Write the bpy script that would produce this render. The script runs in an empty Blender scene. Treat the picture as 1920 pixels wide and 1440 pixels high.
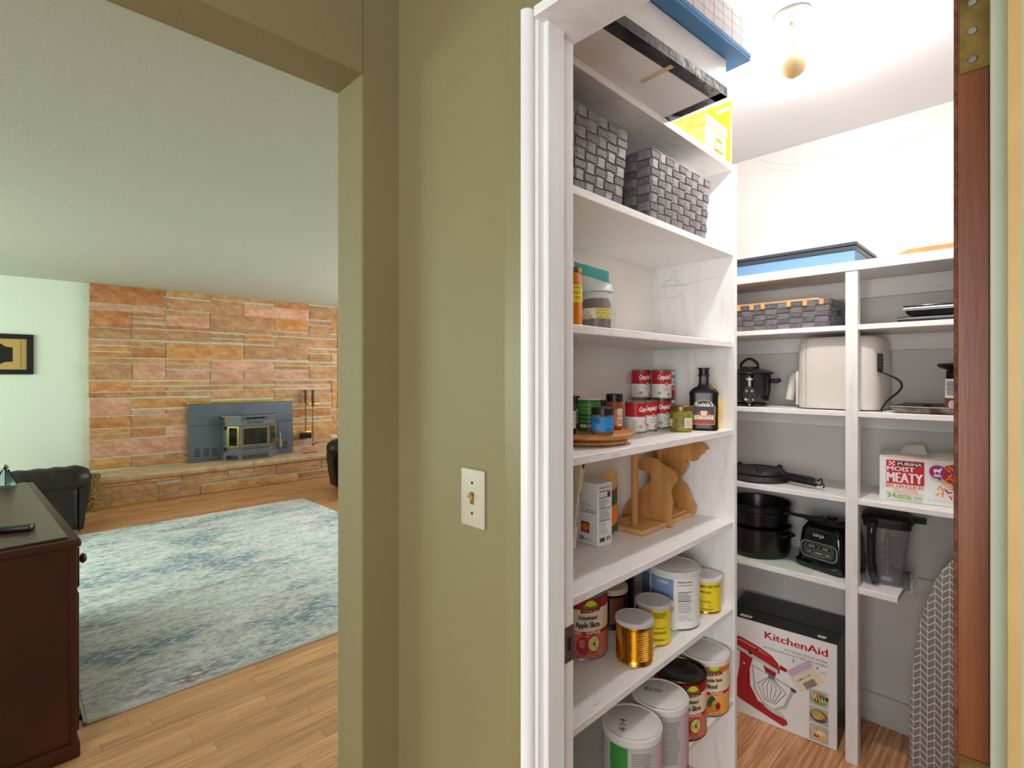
import bpy, bmesh, math, random
from mathutils import Vector, Matrix
from mathutils.geometry import tessellate_polygon
R = math.radians
random.seed(7)
scene = bpy.context.scene
col = scene.collection

# ------------------------------------------------------------------ camera, light, exposure
F, CX, HY, PHI, H = 975.0, 960.0, 704.0, R(45.4), 1.42     # focal length in px, horizon row, heading, eye height
cam_d = bpy.data.cameras.new('camera'); cam = bpy.data.objects.new('camera', cam_d); col.objects.link(cam)
cam.location = (0, 0, H); cam.rotation_euler = (R(90), 0, PHI - R(90))
cam_d.sensor_width = 36; cam_d.lens = F / 1920 * 36; cam_d.shift_y = -(720 - HY) / 1920; cam_d.clip_start = 0.02
scene.camera = cam
scene.view_settings.view_transform = 'Standard'
scene.view_settings.look = 'None'
scene.view_settings.exposure = 0.0
scene.view_settings.gamma = 1.0
scene.view_settings.use_curve_mapping = False
world = bpy.data.worlds.new('world'); scene.world = world; world.use_nodes = True
world.node_tree.nodes['Background'].inputs[0].default_value = (0.80, 1.0, 0.78, 1)
world.node_tree.nodes['Background'].inputs[1].default_value = 0.35

def area_light(name, loc, rot, sx, sy, power, color):
    d = bpy.data.lights.new(name, 'AREA'); d.shape = 'RECTANGLE'; d.size = sx; d.size_y = sy
    d.energy = power; d.color = color
    o = bpy.data.objects.new(name, d); col.objects.link(o); o.location = loc; o.rotation_euler = rot
    return o
# daylight standing in the window openings, all outside the picture: two living room windows, one hall window behind the camera
area_light('window_garden_offscreen', (-2.69, 5.25, 1.45), (0, R(-90), 0), 1.6, 3.1, 140, (0.76, 1.0, 0.86))
area_light('window_street_offscreen', (5.19, 4.75, 1.45), (0, R(90), 0), 1.6, 3.3, 124, (0.92, 1.0, 0.96))
area_light('window_hall_offscreen', (-1.94, -0.7, 1.35), (0, R(-90), 0), 1.4, 2.2, 92, (0.93, 0.97, 1.0))
BULB = 600.0                                                 # strength of the bare bulb in the pantry

# ------------------------------------------------------------------ helpers
CP, SP = math.cos(PHI), math.sin(PHI)
def ray(u, v):
    a = (u - CX) / F; b = (HY - v) / F
    return Vector((CP + a * SP, SP - a * CP, b))
CAM = Vector((0, 0, H))
def onX(u, v, X): d = ray(u, v); return CAM + d * (X / d.x)
def onY(u, v, Y): d = ray(u, v); return CAM + d * (Y / d.y)
def onZ(u, v, Z): d = ray(u, v); return CAM + d * ((Z - H) / d.z)

def lin(c):
    r = []
    for x in c[:3]:
        x = x / 255.0
        r.append(x / 12.92 if x <= 0.04045 else ((x + 0.055) / 1.055) ** 2.4)
    return (*r, 1.0)
MATS = {}
def mat(name, c, rough=0.5, metal=0.0, c2=None, scale=12.0, stretch=(1, 1, 1), contrast=(0.35, 0.65), bump=0.0, bscale=60.0,
        bstretch=(1, 1, 1), coat=0.0, trans=0.0, ior=1.45, emit=0.0, ecol=None, alpha=1.0, rand=0.0, spec=0.5, detail=5.0, rough2=None):
    m = bpy.data.materials.new(name); m.use_nodes = True; MATS[name] = m
    nt = m.node_tree; N = nt.nodes; L = nt.links; b = N['Principled BSDF']
    b.inputs['Base Color'].default_value = lin(c); b.inputs['Roughness'].default_value = rough
    b.inputs['Metallic'].default_value = metal; b.inputs['Coat Weight'].default_value = coat
    b.inputs['Transmission Weight'].default_value = trans; b.inputs['IOR'].default_value = ior
    b.inputs['Alpha'].default_value = alpha; b.inputs['Specular IOR Level'].default_value = spec
    if emit:
        b.inputs['Emission Color'].default_value = lin(ecol or c); b.inputs['Emission Strength'].default_value = emit
    vec = None
    if c2 or bump or rand:
        tc = N.new('ShaderNodeTexCoord'); oi = N.new('ShaderNodeObjectInfo')
        add = N.new('ShaderNodeVectorMath'); add.operation = 'ADD'
        mul = N.new('ShaderNodeMath'); mul.operation = 'MULTIPLY'; mul.inputs[1].default_value = 37.0
        L.new(oi.outputs['Random'], mul.inputs[0])
        L.new(tc.outputs['Object'], add.inputs[0]); L.new(mul.outputs[0], add.inputs[1]); vec = add.outputs[0]
    out = None
    if c2:
        mp = N.new('ShaderNodeMapping'); mp.inputs['Scale'].default_value = stretch; L.new(vec, mp.inputs[0])
        no = N.new('ShaderNodeTexNoise'); no.inputs['Scale'].default_value = scale; no.inputs['Detail'].default_value = detail
        L.new(mp.outputs[0], no.inputs['Vector'])
        rp = N.new('ShaderNodeValToRGB'); L.new(no.outputs['Fac'], rp.inputs[0])
        rp.color_ramp.elements[0].position = contrast[0]; rp.color_ramp.elements[0].color = lin(c)
        rp.color_ramp.elements[1].position = contrast[1]; rp.color_ramp.elements[1].color = lin(c2)
        out = rp.outputs[0]
    if rand:
        hs = N.new('ShaderNodeHueSaturation')
        mr = N.new('ShaderNodeMapRange'); L.new(oi.outputs['Random'], mr.inputs[0])
        mr.inputs[3].default_value = 1 - rand; mr.inputs[4].default_value = 1 + rand
        L.new(mr.outputs[0], hs.inputs['Value'])
        if out: L.new(out, hs.inputs['Color'])
        else: hs.inputs['Color'].default_value = lin(c)
        out = hs.outputs[0]
    if out: L.new(out, b.inputs['Base Color'])
    if bump:
        mp = N.new('ShaderNodeMapping'); mp.inputs['Scale'].default_value = bstretch; L.new(vec, mp.inputs[0])
        no = N.new('ShaderNodeTexNoise'); no.inputs['Scale'].default_value = bscale; no.inputs['Detail'].default_value = 4
        L.new(mp.outputs[0], no.inputs['Vector'])
        bp = N.new('ShaderNodeBump'); bp.inputs['Strength'].default_value = bump; bp.inputs['Distance'].default_value = 0.01
        L.new(no.outputs['Fac'], bp.inputs['Height']); L.new(bp.outputs[0], b.inputs['Normal'])
    return m

def box(bm, x0, x1, y0, y1, z0, z1, bev=0.0, seg=2):
    r = bmesh.ops.create_cube(bm, size=1.0)
    vs = r['verts']
    for v in vs:
        v.co = Vector(((x0 + x1) / 2 + v.co.x * (x1 - x0), (y0 + y1) / 2 + v.co.y * (y1 - y0), (z0 + z1) / 2 + v.co.z * (z1 - z0)))
    if bev:
        es = list({e for v in vs for e in v.link_edges})
        bmesh.ops.bevel(bm, geom=es, offset=bev, segments=seg, profile=0.5, affect='EDGES')
    return bm
def lathe(bm, prof, seg=32, c=(0, 0, 0), a0=0.0, a1=2 * math.pi, ax='z', sx=1.0, sy=1.0):
    full = abs(a1 - a0 - 2 * math.pi) < 1e-6
    n = seg if full else seg + 1
    rings = []
    for r, z in prof:
        if r < 1e-7:
            p = (0, 0, z)
            ring = [p] * 1
        else:
            ring = [(r * math.cos(a0 + (a1 - a0) * i / seg) * sx, r * math.sin(a0 + (a1 - a0) * i / seg) * sy, z) for i in range(n)]
        vv = []
        for p in ring:
            q = p if ax == 'z' else ((p[2], p[0], p[1]) if ax == 'x' else (p[1], p[2], p[0]))
            vv.append(bm.verts.new((q[0] + c[0], q[1] + c[1], q[2] + c[2])))
        rings.append(vv)
    for A, B in zip(rings, rings[1:]):
        m = seg
        for i in range(m):
            j = (i + 1) % n
            if len(A) == 1 and len(B) == 1: continue
            if len(A) == 1: bm.faces.new((A[0], B[j], B[i]))
            elif len(B) == 1: bm.faces.new((A[i], A[j], B[0]))
            else: bm.faces.new((A[i], A[j], B[j], B[i]))
    return bm
def tube(bm, pts, r, seg=8, caps=True):
    pts = [Vector(p) for p in pts]
    rr = r if isinstance(r, (list, tuple)) else [r] * len(pts)
    rings = []; prev = None
    for i, p in enumerate(pts):
        d = (pts[min(i + 1, len(pts) - 1)] - pts[max(i - 1, 0)]).normalized()
        if prev is None:
            up = Vector((0, 0, 1)) if abs(d.z) < 0.9 else Vector((1, 0, 0))
            n = d.cross(up).normalized()
        else:
            n = (prev - d * prev.dot(d)).normalized()
        prev = n; b = d.cross(n)
        rings.append([bm.verts.new(p + (n * math.cos(2 * math.pi * k / seg) + b * math.sin(2 * math.pi * k / seg)) * rr[i]) for k in range(seg)])
    for A, B in zip(rings, rings[1:]):
        for k in range(seg):
            bm.faces.new((A[k], A[(k + 1) % seg], B[(k + 1) % seg], B[k]))
    if caps:
        bm.faces.new(rings[0][::-1]); bm.faces.new(rings[-1])
    return bm
def prism(bm, pts, f, t):
    """outline pts (a, b) mapped by f(a, b, depth) and extruded over depth 0..t"""
    A = [bm.verts.new(f(a, b, 0)) for a, b in pts]; B = [bm.verts.new(f(a, b, t)) for a, b in pts]
    n = len(pts)
    bm.faces.new(A); bm.faces.new(B[::-1])
    for i in range(n):
        bm.faces.new((A[i], A[(i + 1) % n], B[(i + 1) % n], B[i]))
    return bm
def smoothpath(pts, n=6):
    pts = [Vector(p) for p in pts]; out = []
    for i in range(len(pts) - 1):
        p0 = pts[max(i - 1, 0)]; p1 = pts[i]; p2 = pts[i + 1]; p3 = pts[min(i + 2, len(pts) - 1)]
        for k in range(n):
            t = k / n
            out.append(0.5 * ((2 * p1) + (p2 - p0) * t + (2 * p0 - 5 * p1 + 4 * p2 - p3) * t * t + (3 * p1 - p0 - 3 * p2 + p3) * t ** 3))
    out.append(pts[-1]); return out
def B(): return bmesh.new()
def obj(name, bm, m, parent=None, smooth=True, loc=None, rot=None, ang=35, fix=True):
    if fix: bmesh.ops.recalc_face_normals(bm, faces=bm.faces)
    me = bpy.data.meshes.new(name); bm.to_mesh(me); bm.free()
    for x in (m if isinstance(m, (list, tuple)) else [m]): me.materials.append(MATS[x])
    if smooth:
        me.polygons.foreach_set('use_smooth', [True] * len(me.polygons)); me.set_sharp_from_angle(angle=R(ang))
    o = bpy.data.objects.new(name, me); col.objects.link(o)
    if parent: o.parent = parent
    if loc: o.location = loc
    if rot: o.rotation_euler = rot
    return o
def tag(o, label, cat, group=None):
    o['label'] = label; o['category'] = cat
    if group: o['group'] = group
    return o
def thing(name, label, cat, loc=(0, 0, 0), rotz=0.0, group=None, rot=None):
    o = bpy.data.objects.new(name, None); col.objects.link(o); o.empty_display_size = 0.05
    o.location = loc; o.rotation_euler = rot or (0, 0, rotz)
    return tag(o, label, cat, group)
def struct(name, bm, m, parent=None, **k):
    o = obj(name, bm, m, parent, **k)
    if not parent: o['kind'] = 'structure'
    return o
_tc = {}
def text_geo(s, bold=0.0):
    k = (s, bold)
    if k not in _tc:
        cu = bpy.data.curves.new('lettering_source', 'FONT'); cu.body = s; cu.size = 1.0; cu.resolution_u = 2
        o = bpy.data.objects.new('lettering_source', cu)
        me = bpy.data.meshes.new_from_object(o)
        vs = [(v.co.x, v.co.y) for v in me.vertices]; fs = [list(p.vertices) for p in me.polygons]
        bpy.data.meshes.remove(me); bpy.data.objects.remove(o); bpy.data.curves.remove(cu)
        _tc[k] = (vs, fs)
    return _tc[k]
class Decal:
    """flat print (lettering, label blocks) laid on a surface: f(x, y, lift) gives the point"""
    def __init__(s, f): s.f = f; s.v = []; s.p = []; s.mi = []; s.m = []; s.off = 0.0003; s.lim = getattr(f, 'lim', None)
    def _m(s, m):
        if m not in s.m: s.m.append(m)
        return s.m.index(m)
    def raw(s, pts, faces, m):
        if s.lim:                                           # follow the curve: cut wide pieces into narrow triangles
            pts = list(pts); tris = []
            for f in faces:
                if len(f) == 3: tris.append(tuple(f))
                else: tris += [tuple(f[k] for k in t) for t in tessellate_polygon([[Vector((*pts[q], 0)) for q in f]])]
            faces = []
            while tris:
                t = tris.pop(); w = [abs(pts[t[k]][0] - pts[t[(k + 1) % 3]][0]) for k in range(3)]; k = w.index(max(w))
                if w[k] <= s.lim: faces.append(t); continue
                a, c, d = t[k], t[(k + 1) % 3], t[(k + 2) % 3]
                pts.append(((pts[a][0] + pts[c][0]) / 2, (pts[a][1] + pts[c][1]) / 2)); e = len(pts) - 1
                tris += [(a, e, d), (e, c, d)]
        b = len(s.v); i = s._m(m)
        s.v += [tuple(s.f(x, y, s.off)) for x, y in pts]
        for f in faces: s.p.append([b + q for q in f]); s.mi.append(i)
        s.off += 0.00006
    def poly(s, pts, m): s.raw(pts, [list(range(len(pts)))], m)
    def rect(s, x0, y0, x1, y1, m, n=1):
        pts = []; fs = []
        for i in range(n + 1):
            x = x0 + (x1 - x0) * i / n; pts += [(x, y0), (x, y1)]
        for i in range(n): fs.append([2 * i, 2 * i + 2, 2 * i + 3, 2 * i + 1])
        s.raw(pts, fs, m)
    def disc(s, cx, cy, rx, ry, m, n=20, a0=0, a1=2 * math.pi, rot=0.0):
        pts = [(cx, cy)]; full = abs(a1 - a0 - 2 * math.pi) < 1e-6
        k = n if full else n + 1
        for i in range(k):
            a = a0 + (a1 - a0) * i / n; x = rx * math.cos(a); y = ry * math.sin(a)
            pts.append((cx + x * math.cos(rot) - y * math.sin(rot), cy + x * math.sin(rot) + y * math.cos(rot)))
        s.raw(pts, [[0, 1 + i, 1 + (i + 1) % k] for i in range(n)], m)
    def line(s, pts, w, m):
        for (x0, y0), (x1, y1) in zip(pts, pts[1:]):
            d = math.hypot(x1 - x0, y1 - y0) or 1e-6; nx = -(y1 - y0) / d * w / 2; ny = (x1 - x0) / d * w / 2
            s.raw([(x0 + nx, y0 + ny), (x0 - nx, y0 - ny), (x1 - nx, y1 - ny), (x1 + nx, y1 + ny)], [[0, 1, 2, 3]], m)
            s.off -= 0.00006
        s.off += 0.00006
    def text(s, t, x, y, h, m, width=None, shear=0.0, bold=0.0, align='c', rot=0.0):
        vs, fs = text_geo(t)
        if not vs: return
        x0 = min(v[0] for v in vs); x1 = max(v[0] for v in vs); kx = h / 0.72
        if width: kx = width / (x1 - x0)
        ky = h / 0.72
        ox = {'c': (x0 + x1) / 2, 'l': x0, 'r': x1}[align]
        P = []
        for a, b in vs:
            px = (a - ox) * kx + shear * b * ky; py = b * ky
            P.append((x + px * math.cos(rot) - py * math.sin(rot), y + px * math.sin(rot) + py * math.cos(rot)))
        s.raw(P, fs, m)
        if bold:                                            # heavier strokes: the same letters shifted sideways
            d = h * .045
            for k in (-d, d): s.raw([(a + k * math.cos(rot), b + k * math.sin(rot)) for a, b in P], fs, m)
    def lines(s, x0, x1, y0, y1, n, m, fill=0.45, ragged=0.3):
        d = (y1 - y0) / n
        for i in range(n):
            yy = y0 + d * i; xe = x0 + (x1 - x0) * (1 - ragged * random.random())
            s.rect(x0, yy, xe, yy + d * fill, m, 2); s.off -= 0.00006
        s.off += 0.00006
    def build(s, name, parent):
        me = bpy.data.meshes.new(name); me.from_pydata(s.v, [], s.p)
        for x in s.m: me.materials.append(MATS[x])
        me.polygons.foreach_set('material_index', s.mi); me.update()
        o = bpy.data.objects.new(name, me); col.objects.link(o); o.parent = parent; return o
def cyl_map(Rr, a, z=0.0):
    f = lambda x, y, o: ((Rr + o) * math.cos(a + x / Rr), (Rr + o) * math.sin(a + x / Rr), z + y)
    f.lim = Rr * .14; return f
def faceX(x, y, z):      # a face that looks to -X: reading direction runs to -Y
    return lambda a, b, o: (x - o, y - a, z + b)
def faceY(x, y, z):      # a face that looks to -Y: reading direction runs to +X
    return lambda a, b, o: (x + a, y - o, z + b)
def faceZ(x, y, z, ang=0.0):
    c, s_ = math.cos(ang), math.sin(ang)
    return lambda a, b, o: (x + a * c - b * s_, y + a * s_ + b * c, z + o)
def to_cam(p): return math.atan2(-p[1], -p[0])
# ------------------------------------------------------------------ materials
mat('hall_paint', (138, 127, 92), 0.55, c2=(134, 123, 88), scale=3, bump=0.03, bscale=300)
mat('living_paint', (226, 233, 220), 0.7, bump=0.15, bscale=160)
mat('opening_paint', (138, 127, 92), 0.6, c2=(130, 121, 86), scale=90, contrast=(0.55, 0.72), bump=0.12, bscale=180)
mat('header_paint', (138, 127, 92), 0.6, bump=0.06, bscale=160)
mat('pantry_paint', (224, 220, 216), 0.55, c2=(216, 211, 206), scale=2.5, bump=0.03, bscale=200)
mat('pantry_ceiling_paint', (216, 216, 218), 0.6, bump=0.03, bscale=150)
mat('ceiling_stipple', (198, 203, 194), 0.75, bump=0.5, bscale=140)
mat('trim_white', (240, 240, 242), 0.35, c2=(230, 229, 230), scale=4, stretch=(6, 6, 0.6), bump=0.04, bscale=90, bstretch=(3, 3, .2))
mat('casing_paint', (138, 127, 92), 0.4, c2=(134, 123, 88), scale=5, stretch=(6, 6, .4), bump=0.03, bscale=90)
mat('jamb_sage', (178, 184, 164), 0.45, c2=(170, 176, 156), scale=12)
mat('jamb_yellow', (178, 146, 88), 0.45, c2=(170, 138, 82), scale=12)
mat('shelf_white', (246, 243, 240), 0.45, c2=(176, 167, 156), scale=20, stretch=(1.0, 6, 6), contrast=(0.60, 0.9), bump=0.12, bscale=60, bstretch=(.3, 5, 5), rand=0.015, detail=9)
mat('shelf_side', (244, 241, 238), 0.45, c2=(228, 222, 215), scale=9, stretch=(5, 5, 0.8), contrast=(0.5, 0.85), bump=0.08, bscale=60, bstretch=(5, 5, .3))
mat('shelf_back', (242, 237, 229), 0.5, c2=(234, 227, 217), scale=3, bump=0.04, bscale=120)
mat('shelf_white_y', (244, 240, 236), 0.45, c2=(186, 174, 156), scale=20, stretch=(6, 1.0, 6), contrast=(0.62, 0.9), bump=0.1, bscale=60, bstretch=(5, .3, 5), rand=0.015, detail=9)
mat('mortar', (208, 206, 190), 0.9, c2=(190, 188, 170), scale=30, bump=0.3, bscale=200)
def stone_mat(name, c, c2, c3):
    m = mat(name, c, 0.8, c2=c2, scale=9, stretch=(0.7, 1, 1.4), contrast=(0.36, 0.62), bump=0.55, bscale=34, rand=0.09)
    nt = m.node_tree; N = nt.nodes; L = nt.links; b = N['Principled BSDF']
    src = b.inputs['Base Color'].links[0].from_socket
    tc = N.new('ShaderNodeTexCoord'); oi = N.new('ShaderNodeObjectInfo')
    ad = N.new('ShaderNodeVectorMath'); ad.operation = 'ADD'; mu = N.new('ShaderNodeMath'); mu.operation = 'MULTIPLY'; mu.inputs[1].default_value = 19
    L.new(oi.outputs['Random'], mu.inputs[0]); L.new(tc.outputs['Object'], ad.inputs[0]); L.new(mu.outputs[0], ad.inputs[1])
    w = N.new('ShaderNodeTexWave'); w.inputs['Scale'].default_value = 5.0; w.inputs['Distortion'].default_value = 9; w.inputs['Detail'].default_value = 4
    w.inputs['Detail Scale'].default_value = 1.4; w.bands_direction = 'DIAGONAL'; L.new(ad.outputs[0], w.inputs['Vector'])
    rp = N.new('ShaderNodeValToRGB'); rp.color_ramp.elements[0].position = .0; rp.color_ramp.elements[0].color = lin(c3)
    rp.color_ramp.elements[1].position = .35; rp.color_ramp.elements[1].color = (1, 1, 1, 1); L.new(w.outputs['Fac'], rp.inputs[0])
    mx = N.new('ShaderNodeMix'); mx.data_type = 'RGBA'; mx.blend_type = 'MULTIPLY'; mx.inputs['Factor'].default_value = 0.22
    L.new(src, mx.inputs['A']); L.new(rp.outputs[0], mx.inputs['B']); L.new(mx.outputs['Result'], b.inputs['Base Color'])
stone_mat('stone_orange', (216, 160, 104), (198, 132, 80), (190, 140, 116))
stone_mat('stone_tan', (214, 166, 112), (190, 136, 86), (190, 146, 120))
stone_mat('stone_rust', (206, 144, 94), (184, 114, 70), (176, 120, 100))
stone_mat('stone_pink', (224, 172, 146), (206, 146, 116), (200, 150, 140))
stone_mat('stone_mauve', (204, 156, 116), (182, 130, 92), (184, 144, 130))
mat('hearth_slab', (214, 184, 150), 0.8, c2=(194, 158, 124), scale=9, bump=0.4, bscale=40)
# floor
def floor_mat():
    m = bpy.data.materials.new('oak_floor'); MATS['oak_floor'] = m; m.use_nodes = True
    nt = m.node_tree; N = nt.nodes; L = nt.links; b = N['Principled BSDF']; b.inputs['Roughness'].default_value = 0.35
    tc = N.new('ShaderNodeTexCoord'); br = N.new('ShaderNodeTexBrick'); L.new(tc.outputs['Object'], br.inputs['Vector'])
    br.inputs['Scale'].default_value = 1.0; br.inputs['Brick Width'].default_value = 0.9; br.inputs['Row Height'].default_value = 0.057
    br.inputs['Mortar Size'].default_value = 0.0007; br.inputs['Color1'].default_value = lin((240, 186, 136)); br.inputs['Color2'].default_value = lin((220, 158, 108))
    br.inputs['Mortar'].default_value = lin((90, 54, 26)); br.offset = 0.37
    mp = N.new('ShaderNodeMapping'); mp.inputs['Scale'].default_value = (1.4, 26, 1); L.new(tc.outputs['Object'], mp.inputs[0])
    no = N.new('ShaderNodeTexNoise'); no.inputs['Scale'].default_value = 3; no.inputs['Detail'].default_value = 6; L.new(mp.outputs[0], no.inputs['Vector'])
    rp = N.new('ShaderNodeValToRGB'); rp.color_ramp.elements[0].position = .35; rp.color_ramp.elements[0].color = lin((200, 178, 160)); rp.color_ramp.elements[1].position = .65
    L.new(no.outputs['Fac'], rp.inputs[0])
    mx = N.new('ShaderNodeMix'); mx.data_type = 'RGBA'; mx.blend_type = 'MULTIPLY'; mx.inputs['Factor'].default_value = 1
    L.new(br.outputs['Color'], mx.inputs['A']); L.new(rp.outputs[0], mx.inputs['B']); L.new(mx.outputs['Result'], b.inputs['Base Color'])
floor_mat()
mat('oak_plank', (242, 190, 142), 0.35, c2=(212, 152, 104), scale=3, stretch=(1.4, 26, 26), contrast=(.32, .7), bump=0.05, bscale=8, bstretch=(1, 30, 1), rand=0.14)
def rug_mat():
    m = bpy.data.materials.new('rug_pile'); MATS['rug_pile'] = m; m.use_nodes = True
    nt = m.node_tree; N = nt.nodes; L = nt.links; b = N['Principled BSDF']; b.inputs['Roughness'].default_value = 0.95
    b.inputs['Specular IOR Level'].default_value = 0.1
    tc = N.new('ShaderNodeTexCoord')
    def noise(sc, st, det, ro=.6, loc=(0, 0, 0)):
        mp = N.new('ShaderNodeMapping'); mp.inputs['Scale'].default_value = st; mp.inputs['Location'].default_value = loc; L.new(tc.outputs['Object'], mp.inputs[0])
        n = N.new('ShaderNodeTexNoise'); n.inputs['Scale'].default_value = sc; n.inputs['Detail'].default_value = det; n.inputs['Roughness'].default_value = ro
        L.new(mp.outputs[0], n.inputs['Vector']); return n.outputs['Fac']
    def ramp(f, p0, c0, p1, c1):
        r = N.new('ShaderNodeValToRGB'); r.color_ramp.elements[0].position = p0; r.color_ramp.elements[0].color = c0
        r.color_ramp.elements[1].position = p1; r.color_ramp.elements[1].color = c1; L.new(f, r.inputs[0]); return r.outputs[0]
    def mix(f, a, b_):
        x = N.new('ShaderNodeMix'); x.data_type = 'RGBA'
        L.new(f, x.inputs['Factor'])
        for k, s in (('A', a), ('B', b_)):
            if isinstance(s, tuple): x.inputs[k].default_value = s
            else: L.new(s, x.inputs[k])
        return x.outputs['Result']
    k0, k1 = (0, 0, 0, 1), (1, 1, 1, 1)
    base = mix(ramp(noise(6, (1, 2.2, 1), 9, .72), .42, k0, .62, k1), lin((246, 246, 246)), lin((196, 200, 208)))
    c = mix(ramp(noise(1.5, (.8, 1.5, 1), 8, .68, (3, 1, 0)), .50, k0, .60, k1), base, lin((140, 162, 182)))
    c = mix(ramp(noise(1.9, (.8, 1.8, 1), 8, .7, (9, 4, 0)), .53, k0, .64, k1), c, lin((156, 146, 154)))
    c = mix(ramp(noise(22, (1, 2.2, 1), 5, .65), .46, k0, .62, k1), c, lin((244, 244, 246)))
    c = mix(ramp(noise(30, (1, 2.4, 1), 5, .65, (5, 5, 0)), .54, k0, .72, k1), c, lin((116, 128, 142)))
    L.new(c, b.inputs['Base Color'])
    bp = N.new('ShaderNodeBump'); bp.inputs['Strength'].default_value = .6; bp.inputs['Distance'].default_value = .006
    L.new(noise(160, (1, 2, 1), 3), bp.inputs['Height']); L.new(bp.outputs[0], b.inputs['Normal'])
rug_mat()
mat('rug_binding', (206, 204, 198), 0.9)
mat('leather', (44, 36, 32), 0.42, c2=(30, 24, 22), scale=5, bump=0.35, bscale=14, spec=.5)
mat('dark_cherry', (78, 34, 22), 0.42, c2=(46, 18, 12), scale=2.2, stretch=(2, 2, 1), contrast=(.3, .72), bump=0.03, bscale=50)
mat('cherry_top', (92, 50, 34), 0.3, c2=(66, 34, 22), scale=7, stretch=(4, 1, 1), bump=0.04, bscale=60)
mat('black_plastic', (22, 22, 23), 0.35)
mat('black_matte', (26, 25, 25), 0.7, bump=0.1, bscale=90)
mat('black_gloss', (14, 14, 15), 0.12, coat=0.4)
mat('cast_iron', (34, 32, 31), 0.55, c2=(24, 22, 22), scale=20, bump=0.25, bscale=120)
mat('enamel_black', (20, 18, 18), 0.25, bump=0.05, bscale=60)
mat('stove_steel', (116, 117, 124), 0.45, c2=(106, 107, 114), scale=6, metal=0.2, bump=0.05, bscale=300)
mat('stove_panel', (104, 110, 124), 0.4, metal=0.25, c2=(94, 100, 114), scale=4)
mat('stove_glass', (22, 24, 24), 0.12, c2=(52, 58, 54), scale=6, coat=0.3)
mat('brass', (214, 176, 84), 0.28, metal=1.0, c2=(190, 150, 66), scale=10)
mat('brass_aged', (150, 124, 70), 0.4, metal=0.85, c2=(108, 88, 48), scale=24, bump=0.06, bscale=80)
mat('gold_tin', (226, 172, 70), 0.22, metal=1.0)
mat('steel', (176, 174, 170), 0.32, metal=1.0, c2=(140, 138, 134), scale=14)
mat('dark_tin', (88, 78, 70), 0.35, metal=0.9, c2=(60, 52, 46), scale=20)
mat('copper_wood', (104, 52, 30), 0.5, c2=(70, 34, 20), scale=40)
mat('ivory_plastic', (190, 181, 164), 0.4)
mat('toggle_ivory', (196, 160, 80), 0.4)
mat('oak_light', (206, 152, 92), 0.45, c2=(184, 126, 70), scale=4, stretch=(8, 1, 8), bump=0.05, bscale=60, bstretch=(9, 1, 9))
mat('pine', (206, 150, 88), 0.5, c2=(178, 120, 64), scale=4, stretch=(6, 6, .8), bump=0.04, bscale=60)
mat('pine_light', (222, 172, 112), 0.5, c2=(202, 148, 88), scale=4, stretch=(1, 7, 7))
mat('door_wood', (148, 80, 38), 0.4, c2=(112, 55, 24), scale=3, stretch=(22, 22, 1), contrast=(.3, .7), bump=0.06, bscale=20, bstretch=(12, 12, 1))
mat('door_edge_rough', (130, 76, 56), 0.8, c2=(86, 48, 34), scale=90, bump=0.4, bscale=260)
mat('strap_light', (138, 132, 133), 0.45, c2=(104, 99, 101), scale=20, stretch=(1, 1, 14), bump=0.3, bscale=30, bstretch=(.5, .5, 14))
mat('strap_dark', (116, 110, 112), 0.45, c2=(86, 81, 83), scale=20, stretch=(14, 14, 1), bump=0.3, bscale=30, bstretch=(14, 14, .5))
mat('basket_inside', (48, 44, 45), 0.8)
mat('white_card', (244, 243, 242), 0.6, c2=(236, 234, 232), scale=5)
mat('black_tape', (34, 32, 32), 0.18, c2=(60, 58, 58), scale=14, bump=0.4, bscale=24)
mat('tan_tape', (214, 198, 150), 0.4)
mat('blue_card', (88, 150, 206), 0.5, c2=(76, 138, 196), scale=6)
mat('blue_flat', (116, 158, 196), 0.55)
mat('navy', (62, 68, 78), 0.35)
mat('orange_folder', (244, 170, 24), 0.4, c2=(236, 156, 14), scale=5)
mat('floral_paper', (236, 214, 110), 0.55, c2=(196, 178, 76), scale=26, contrast=(.5, .66))
mat('glass', (240, 244, 242), 0.02, trans=1.0, ior=1.45)
mat('smoke_plastic', (150, 148, 150), 0.08, alpha=0.28, spec=.6)
mat('teal_glass', (60, 120, 104), 0.08, trans=0.7)
mat('honey', (214, 124, 14), 0.15, c2=(196, 104, 8), scale=8, coat=.5)
mat('dark_honey', (104, 58, 34), 0.15, c2=(86, 44, 26), scale=8, coat=.4)
mat('bag_film', (206, 228, 230), 0.12, alpha=0.18, spec=.8, bump=0.5, bscale=26)
mat('bag_teal', (70, 196, 190), 0.3, alpha=0.75)
mat('bag_white', (226, 230, 228), 0.4, alpha=0.85)
mat('spice_rust', (176, 86, 40), 0.5, c2=(150, 66, 28), scale=40)
mat('seasoning', (150, 110, 70), 0.7, c2=(96, 62, 34), scale=130, bump=0.2, bscale=200)
mat('pesto', (108, 104, 34), 0.4, c2=(160, 146, 60), scale=60, bump=0.2, bscale=120)
mat('gold_lid', (150, 128, 78), 0.3, metal=.9)
mat('lid_white', (224, 220, 214), 0.4)
mat('lid_milky', (206, 204, 206), 0.35, c2=(188, 186, 190), scale=6)
mat('lid_beige', (206, 186, 158), 0.45)
mat('soy_black', (24, 18, 17), 0.28)
mat('mustard', (246, 200, 20), 0.35)
mat('cream_plastic', (226, 218, 208), 0.38, c2=(220, 212, 202), scale=3)
mat('baked_tray', (150, 138, 128), 0.4, metal=.5, c2=(84, 52, 40), scale=18, contrast=(.46, .6))
mat('tray_dark', (96, 92, 88), 0.45, metal=.4)
mat('silver', (186, 184, 184), 0.28, metal=.8)
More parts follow.
